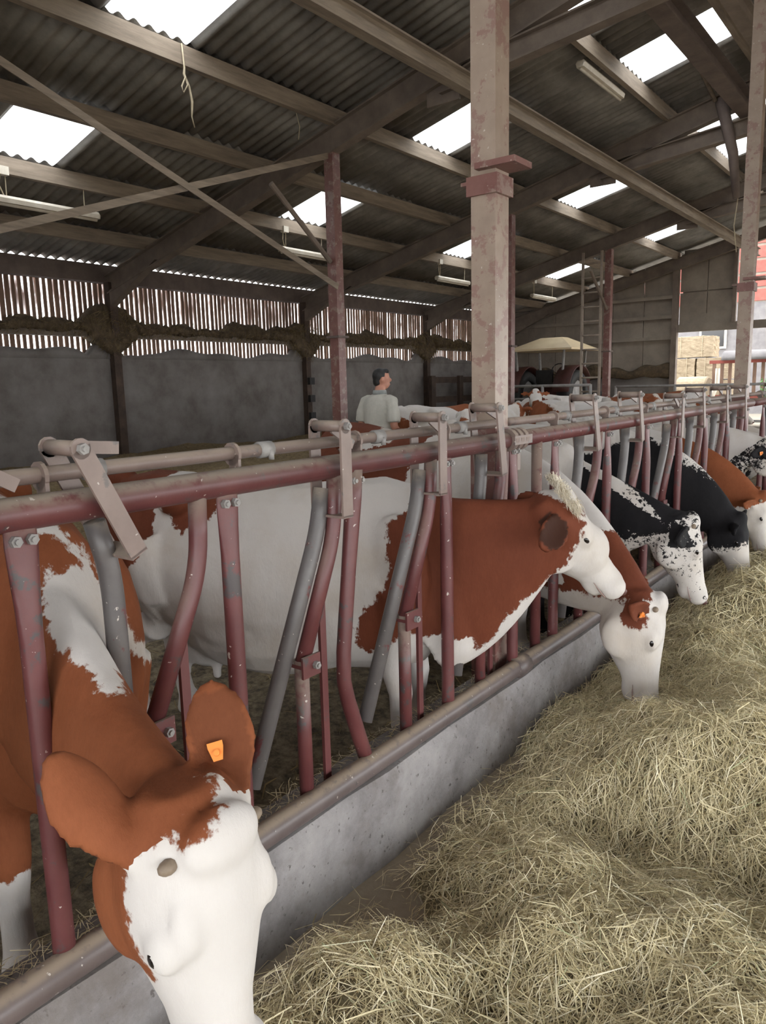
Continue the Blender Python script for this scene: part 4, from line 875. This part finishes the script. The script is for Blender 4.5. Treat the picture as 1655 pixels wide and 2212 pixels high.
for l in (-1, 1): b.tube([v(0, 0.095 * l, 0.9), v(0.01, 0.10 * l, 0.5), v(-0.01, 0.10 * l, 0.10), v(-0.01, 0.10 * l, 0.03)], [0.085 * S_, 0.06 * S_, 0.042 * S_, 0.045 * S_], 10)
remesh(b, 'body', 'skin', man, 0.011, 3)
s_ = MB(); s_.rings([oval(z, rx, ry, cx) for z, rx, ry, cx in ((0.80, 0.165, 0.205, 0.0), (0.90, 0.172, 0.210, 0.01), (1.05, 0.185, 0.208, 0.03), (1.20, 0.170, 0.220, 0.01), (1.34, 0.145, 0.232, -0.01), (1.42, 0.110, 0.185, -0.01), (1.47, 0.075, 0.095, 0.0))][::-1])
for l in (1, -1):
    a = ARM[l]; p = Vector(a[1]) * 0.25 + Vector(a[2]) * 0.75
    s_.tube([v(a[0][0], a[0][1] * 0.75, 1.385), v(*a[0]), v(*a[1]), v(*p)], [0.085 * S_, 0.085 * S_, 0.080 * S_, 0.080 * S_], 12)
remesh(s_, 'polo_shirt', 'polo', man, 0.016, 5)
MB().rings([oval(z, r, r * 1.12, 0.005) for z, r in ((1.45, 0.085), (1.50, 0.078), (1.515, 0.072))]).build('collar', 'collar', man, True)
t_ = MB(); t_.rings([oval(z, rx, ry, 0.0) for z, rx, ry in ((0.78, 0.14, 0.18), (0.85, 0.155, 0.19), (0.96, 0.16, 0.195))][::-1])
for l in (-1, 1): t_.tube([v(0, 0.09 * l, 0.86), v(0.01, 0.10 * l, 0.5), v(-0.01, 0.10 * l, 0.16)], [0.10 * S_, 0.08 * S_, 0.072 * S_], 12)
remesh(t_, 'trousers', 'trousers', man, 0.02, 3)
h_ = MB().ell(hd(-0.022, 0, 0.045), (0.092 * S_, 0.084 * S_, 0.092 * S_), rot=rotz).ell(hd(-0.052, 0, -0.02), (0.055 * S_, 0.068 * S_, 0.065 * S_), rot=rotz).ell(hd(0.045, 0, 0.095), (0.05 * S_, 0.06 * S_, 0.035 * S_), rot=rotz)
remesh(h_, 'hair', 'hair', man, 0.012, 2)
for l in (-1, 1): remesh(MB().ell(v(0.045, 0.10 * l, 0.035), (0.14 * S_, 0.052 * S_, 0.05 * S_)).tube([v(-0.01, 0.10 * l, 0.03), v(-0.01, 0.10 * l, 0.26)], 0.062 * S_, 12), 'boot', 'black', man, 0.014, 2)

# ladder leaning on the inner post
e = empty('ladder', (-5.62, 17.86, 0.5)); tag(e, 'tall pale metal ladder standing against the far inner post', 'ladder')
for sx in (-0.23, 0.23): MB().box(sx - 0.028, sx + 0.028, -0.02, 0.02, 0, 4.2).build('stile', 'ladder', e)
for q in range(12): MB().tube([(-0.23, 0, 0.25 + q * 0.335), (0.23, 0, 0.25 + q * 0.335)], 0.022, 8).build('rung', 'ladder', e, True)

# tractor under the gable
tz = 0.55
T = empty('tractor', (-7.75, 20.4, tz)); tag(T, 'old tractor with a cream canopy roof parked in the far corner', 'tractor')
m = MB(); m.add([(-0.95, -0.95, 2.03), (0.95, -0.95, 2.03), (0.95, 0.95, 2.03), (-0.95, 0.95, 2.03), (-0.35, -0.1, 2.36), (0.30, -0.1, 2.36), (0.30, 0.3, 2.36), (-0.35, 0.3, 2.36), (-0.95, -0.95, 1.98), (0.95, -0.95, 1.98), (0.95, 0.95, 1.98), (-0.95, 0.95, 1.98)],
    [(4, 5, 6, 7), (0, 1, 5, 4), (1, 2, 6, 5), (2, 3, 7, 6), (3, 0, 4, 7), (8, 9, 1, 0), (9, 10, 2, 1), (10, 11, 3, 2), (11, 8, 0, 3), (11, 10, 9, 8)]); m.build('canopy', 'canopy', T)
for x, y in ((-0.7, -0.75), (0.6, -0.75), (-0.7, 0.7), (0.6, 0.7)): MB().tube([(x, y, 0.95), (x * 1.12, y * 1.05, 2.0)], 0.035, 8).build('canopy_post', 'grey_steel', T, True)
MB().box(-0.35, 0.35, -0.4, 2.0, 0.55, 1.05).box(-0.3, 0.3, 0.9, 2.0, 1.05, 1.2).build('bonnet', 'tractor_red', T)
def wheel(r, w, x, y):
    m = MB(); R = []
    for q in range(28):
        t = 2 * math.pi * q / 28
        R.append([Vector((x + dx, y + math.cos(t) * rr, r + math.sin(t) * rr)) for dx, rr in ((-w / 2, r * 0.62), (-w / 2, r * 0.92), (-w * 0.3, r), (w * 0.3, r), (w / 2, r * 0.92), (w / 2, r * 0.62))])
    R.append(R[0]); m.rings(R, cap=False); o_ = m.build('tyre', 'black', T, True)
    mh = MB().tube([(x - w * 0.3, y, r), (x + w * 0.3, y, r)], r * 0.62, 20); h2 = mh.build('wheel_hub', 'grey_steel', T)
for x in (-0.75, 0.75):
    wheel(0.72, 0.38, x, -0.35); wheel(0.42, 0.22, x * 0.9, 1.6)
    m = MB(); R = []
    for q in range(13):
        t = math.pi * (0.05 + 0.75 * q / 12); R.append([Vector((x + dx, -0.35 - math.cos(t) * rr, 0.72 + math.sin(t) * rr)) for dx, rr in ((-0.24, 0.82), (0.24, 0.82), (0.24, 0.85), (-0.24, 0.85))])
    m.rings(R).build('mudguard', 'tractor_red', T, True)
MB().box(-0.25, 0.25, -0.55, -0.1, 1.0, 1.1).box(-0.25, 0.25, -0.6, -0.52, 1.1, 1.45).build('seat', 'black', T)
MB().tube([(0, 0.55, 1.05), (0, 0.35, 1.45)], 0.025, 8).tube([(0.2 * math.cos(q * 0.45), 0.35 + 0.08 * math.sin(q * 0.45), 1.47 + 0.17 * math.sin(q * 0.45)) for q in range(15)], 0.015, 6).build('steering_wheel', 'black', T)

# tubular gates in front of the tractor, dark board gate on the wall
def gate(name, label, p0, p1, zs, r, mat, nv=3, boards=False, grp=None):
    p0 = Vector(p0); p1 = Vector(p1); e = empty(name, (p0.x, p0.y, p0.z)); tag(e, label, 'gate', grp); d = p1 - p0
    for z in zs:
        if boards: MB().beam((0, 0, z), (d.x, d.y, z), 0.03, 0.17).build('board', mat, e)
        else: MB().tube([(0, 0, z), (d.x, d.y, z)], r, 10).build('rail', mat, e, True)
    for q in range(nv):
        f = q / (nv - 1); c = d * f
        if boards: MB().box(c.x - 0.05 + 0.05, c.x + 0.05 + 0.05, c.y - 0.10, c.y + 0.10, 0, zs[-1] + 0.12).build('upright', mat, e)
        else: MB().tube([(c.x, c.y, 0), (c.x, c.y, zs[-1] + 0.02)], r * 1.1, 10).build('upright', mat, e, True)
gate('tube_gate', 'tubular steel pen gate below the tractor, left of the ladder', (-8.0, 17.6, 0.5), (-5.5, 17.6, 0.5), (0.4, 0.75, 1.08), 0.035, 'grey_steel')
gate('tube_gate', 'tubular steel pen gate right of the ladder, under the gable wall', (-5.1, 18.2, 0.3), (-1.0, 18.6, 0.3), (0.4, 0.8, 1.22), 0.03, 'grey_steel', 4)
gate('board_gate', 'dark wooden board gate leaning at the back wall corner', (-10.3, 17.9, 0.55), (-10.25, 20.8, 0.55), (0.25, 0.7, 1.25), 0.03, 'wood_dark', 3, True)

# fluorescent fittings
def lampfit(x, y0, y1, z, ztop, label, hang=True):
    e = empty('strip_light', (x, y0, z)); tag(e, label, 'light fitting', 'unlit strip lights under the roof')
    L = y1 - y0
    m = MB(); R = []
    for yy in (0, 0.02, L - 0.02, L):
        k_ = 0.8 if yy in (0, L) else 1.0
        R.append([Vector((a * k_, yy, b_ * k_)) for a, b_ in ((-0.05, 0.0), (0.05, 0.0), (0.065, 0.05), (0.04, 0.085), (-0.04, 0.085), (-0.065, 0.05))])
    m.rings(R).build('housing', 'lamp_white', e)
    MB().tube([(0, 0.03, -0.015), (0, L - 0.03, -0.015)], 0.019, 10).build('tube', 'lamp_white', e, True)
    if hang:
        for yy in (0.15, L - 0.2): MB().tube([(0, yy, 0.08), (0.01, yy, ztop - z)], 0.006, 6).build('hanger', 'twine', e)
        MB().tube([(0, 0.12, 0.08), (0.03, 0.05, 0.2), (0.0, 0.10, 0.35), (0.02, 0.12, ztop - z + 0.05)], 0.009, 6).build('cable', 'twine', e)
        MB().box(-0.02, 0.06, 0.06, 0.18, ztop - z - 0.02, ztop - z + 0.08).build('junction_box', 'lamp_white', e)
zt = roof_z(-7.95) - 0.2
lampfit(-7.95, 4.85, 6.25, 4.02, zt, 'dusty strip light hanging at the left edge under the skylight')
lampfit(-7.95, 9.72, 11.0, 4.02, zt, 'strip light hanging just left of the mauve post')
lampfit(-7.95, 14.65, 16.05, 4.0, zt, 'strip light hanging left of the big fence post')
lampfit(-7.95, 19.4, 20.9, 3.98, zt, 'strip light hanging above the tractor, farthest one')
lampfit(-2.58, 9.78, 11.25, 5.62, 5.7, 'strip light fixed to the purlin at upper right', False)
# hanging twine
pts = [(-5.14, 5.55, 5.25), (-5.13, 5.56, 5.02), (-5.12, 5.54, 4.95), (-5.11, 5.57, 4.85), (-5.12, 5.52, 4.76), (-5.12, 5.50, 4.82), (-5.11, 5.55, 4.92), (-5.12, 5.60, 4.84), (-5.11, 5.62, 4.70), (-5.12, 5.61, 4.55), (-5.12, 5.64, 4.45)]
tag(MB().tube(pts, [0.008, 0.010, 0.014, 0.009, 0.009, 0.009, 0.012, 0.012, 0.015, 0.008, 0.006], 6).build('twine', 'twine', None, True), 'knotted baler twine hanging from the upper left purlin', 'twine')
tag(MB().tube([(-5.14, 7.25, 5.0), (-5.12, 7.28, 4.85), (-5.13, 7.26, 4.70)], 0.006, 6).build('twine', 'twine', None, True), 'short thin twine end hanging beside the second rafter', 'twine')

# ================================================================ outside the far doorway
def bale(x, y, z, w, d, h, label):
    e = empty('straw_bale', (x, y, z)); tag(e, label, 'bale', 'stacked straw bales')
    m = MB(); n = 10; rs = np.random.RandomState(int(abs(x * 91 + z * 37 + y)) % 9999); vs = []; 
    bm = bmesh.new(); bmesh.ops.create_cube(bm, size=1.0); bmesh.ops.subdivide_edges(bm, edges=bm.edges[:], cuts=7, use_grid_fill=True)
    for q in bm.verts: q.co = Vector((q.co.x * w, q.co.y * d, (q.co.z + 0.5) * h)) + Vector(rs.normal(0, 0.009, 3)) * (1 if q.co.z > -0.45 else 0.3)
    me = bpy.data.meshes.new('bale_body'); bm.to_mesh(me); bm.free(); me.materials.append(M['bale']); place(me, 'bale_body', e)
    for f in (-0.25, 0.25): MB().box(f * w - 0.008, f * w + 0.008, -d / 2 - 0.02, d / 2 + 0.02, 0.0, h + 0.025).build('twine', 'twine', e)
bale(-6.35, 29.6, 2.42, 1.5, 0.9, 0.74, 'topmost straw bale of the stack seen through the doorway')
bale(-6.77, 29.6, 1.62, 1.15, 0.95, 0.755, 'straw bale in the second layer, left, in the doorway')
bale(-5.55, 29.6, 1.62, 1.15, 0.95, 0.755, 'straw bale in the second layer, right, in the doorway')
bale(-6.77, 29.6, 0.80, 1.15, 0.95, 0.775, 'straw bale in the third layer, left, in the doorway')
bale(-5.55, 29.6, 0.80, 1.15, 0.95, 0.775, 'straw bale in the third layer, right, in the doorway')
bale(-6.77, 29.6, -0.02, 1.15, 0.95, 0.775, 'bottom left straw bale of the stack outside')
bale(-5.55, 29.6, -0.02, 1.15, 0.95, 0.775, 'bottom right straw bale of the stack outside')
m = MB(); R = []
for x in (-0.5, -0.46, 0.46, 0.5):
    k_ = 0.92 if abs(x) > 0.48 else 1
    R.append([Vector((x, math.cos(-2 * math.pi * q / 24) * 0.55 * k_, 0.55 + math.sin(-2 * math.pi * q / 24) * 0.55 * k_)) for q in range(24)])
o = m.rings(R).build('round_bale', 'bale'); o.location = (-5.75, 27.4, 0.62); tag(o, 'small yellow round bale in front of the straw stack', 'bale')
o = MB().box(-0.7, 0.7, -0.6, 0.6, 0, 0.64).build('pallet_block', 'wood_dark'); o.location = (-5.75, 27.4, -0.02); tag(o, 'dark block under the yellow round bale', 'block')
Tt = empty('hay_trailer', (-3.6, 27.2, -0.02)); tag(Tt, 'farm trailer with red rails and wooden side slats outside', 'trailer')
for z in (1.0, 2.15): MB().box(-1.6, 1.9, -0.04, 0.04, z, z + 0.11).build('side_rail', 'brick', Tt)
for q in range(14): MB().box(-1.5 + q * 0.25, -1.40 + q * 0.25, -0.03, 0.03, 1.1, 2.15).build('slat', 'slat', Tt)
MB().box(-1.6, 1.9, -0.04, 1.8, 0.85, 1.0).build('bed', 'wood_dark', Tt)
m = MB().rings([[Vector((x, 0.3 + 0.5 * math.cos(t), 2.25 + 0.32 * math.sin(t))) for t in (math.pi * q / 10 for q in range(11))] for x in (-1.2, -1.1, 0.3, 0.4)]); m.build('sheet_load', 'render_wall', Tt, True)
for x in (-1.0, 1.3):
    MB().tube([(x, -0.06, 0.42), (x, -0.26, 0.42)], 0.42, 20).build('wheel', 'black', Tt)
o = MB().tube([(0, 0, 0.9), (0.12, 0, 1.25), (0.2, 0, 1.45), (0.2, 0, 1.98)], 0.07, 12).tube([(0, 0, 0), (0, 0, 0.9)], 0.07, 12).build('bent_duct', 'lamp_white', None, True); o.location = (-4.75, 25.6, -0.02); tag(o, 'white bent pipe standing in the doorway before the trailer', 'pipe')
# shrub
e = empty('shrub', (-2.7, 26.3, -0.02)); tag(e, 'green leafy shrub outside at the right edge', 'shrub')
vs = []; fs = []; rs = np.random.RandomState(3)
for q in range(900):
    d_ = Vector(rs.normal(0, 1, 3)).normalized(); c = Vector((d_.x * 0.75, d_.y * 0.6, 1.35 + d_.z * 0.75)) * rs.uniform(0.75, 1.0); a_ = Vector(rs.normal(0, 1, 3)).normalized() * 0.07; b_ = d_.cross(a_).normalized() * 0.035; o0 = len(vs)
    vs += [c - a_, c + b_, c + a_, c - b_]; fs.append((o0, o0 + 1, o0 + 2, o0 + 3))
f = MB().add(vs, fs).build('leaves', 'leaf', e); f['kind'] = 'stuff'
MB().tube([(0, 0, 0), (0.05, 0, 0.8), (0, 0.1, 1.4)], [0.05, 0.04, 0.02], 8).build('stem', 'wood_dark', e)
# neighbouring building
B = empty('farm_building', (-4, 38, -0.02)); tag(B, 'neighbouring farm building with red cladding bands and a grey base', 'building')
MB().box(-12, 12, 0, 0.3, 0, 5.0).build('base_wall', 'render_wall', B)
for q in range(7): MB().box(-12, 12, -0.06, 0.0, 5.05 + q * 0.62, 5.55 + q * 0.62).build('cladding_band', 'brick', B)
MB().box(-12, 12, 0.0, 0.3, 5.0, 9.4).build('upper_wall', 'gable', B)
for q in range(5):
    wn = MB().box(-8 + q * 3.6, -6.8 + q * 3.6, -0.1, -0.02, 3.0, 4.2).build('window', 'lamp_white', B); MB().box(-7.9 + q * 3.6, -6.9 + q * 3.6, -0.12, -0.09, 3.1, 4.1).build('pane', 'eye', wn)
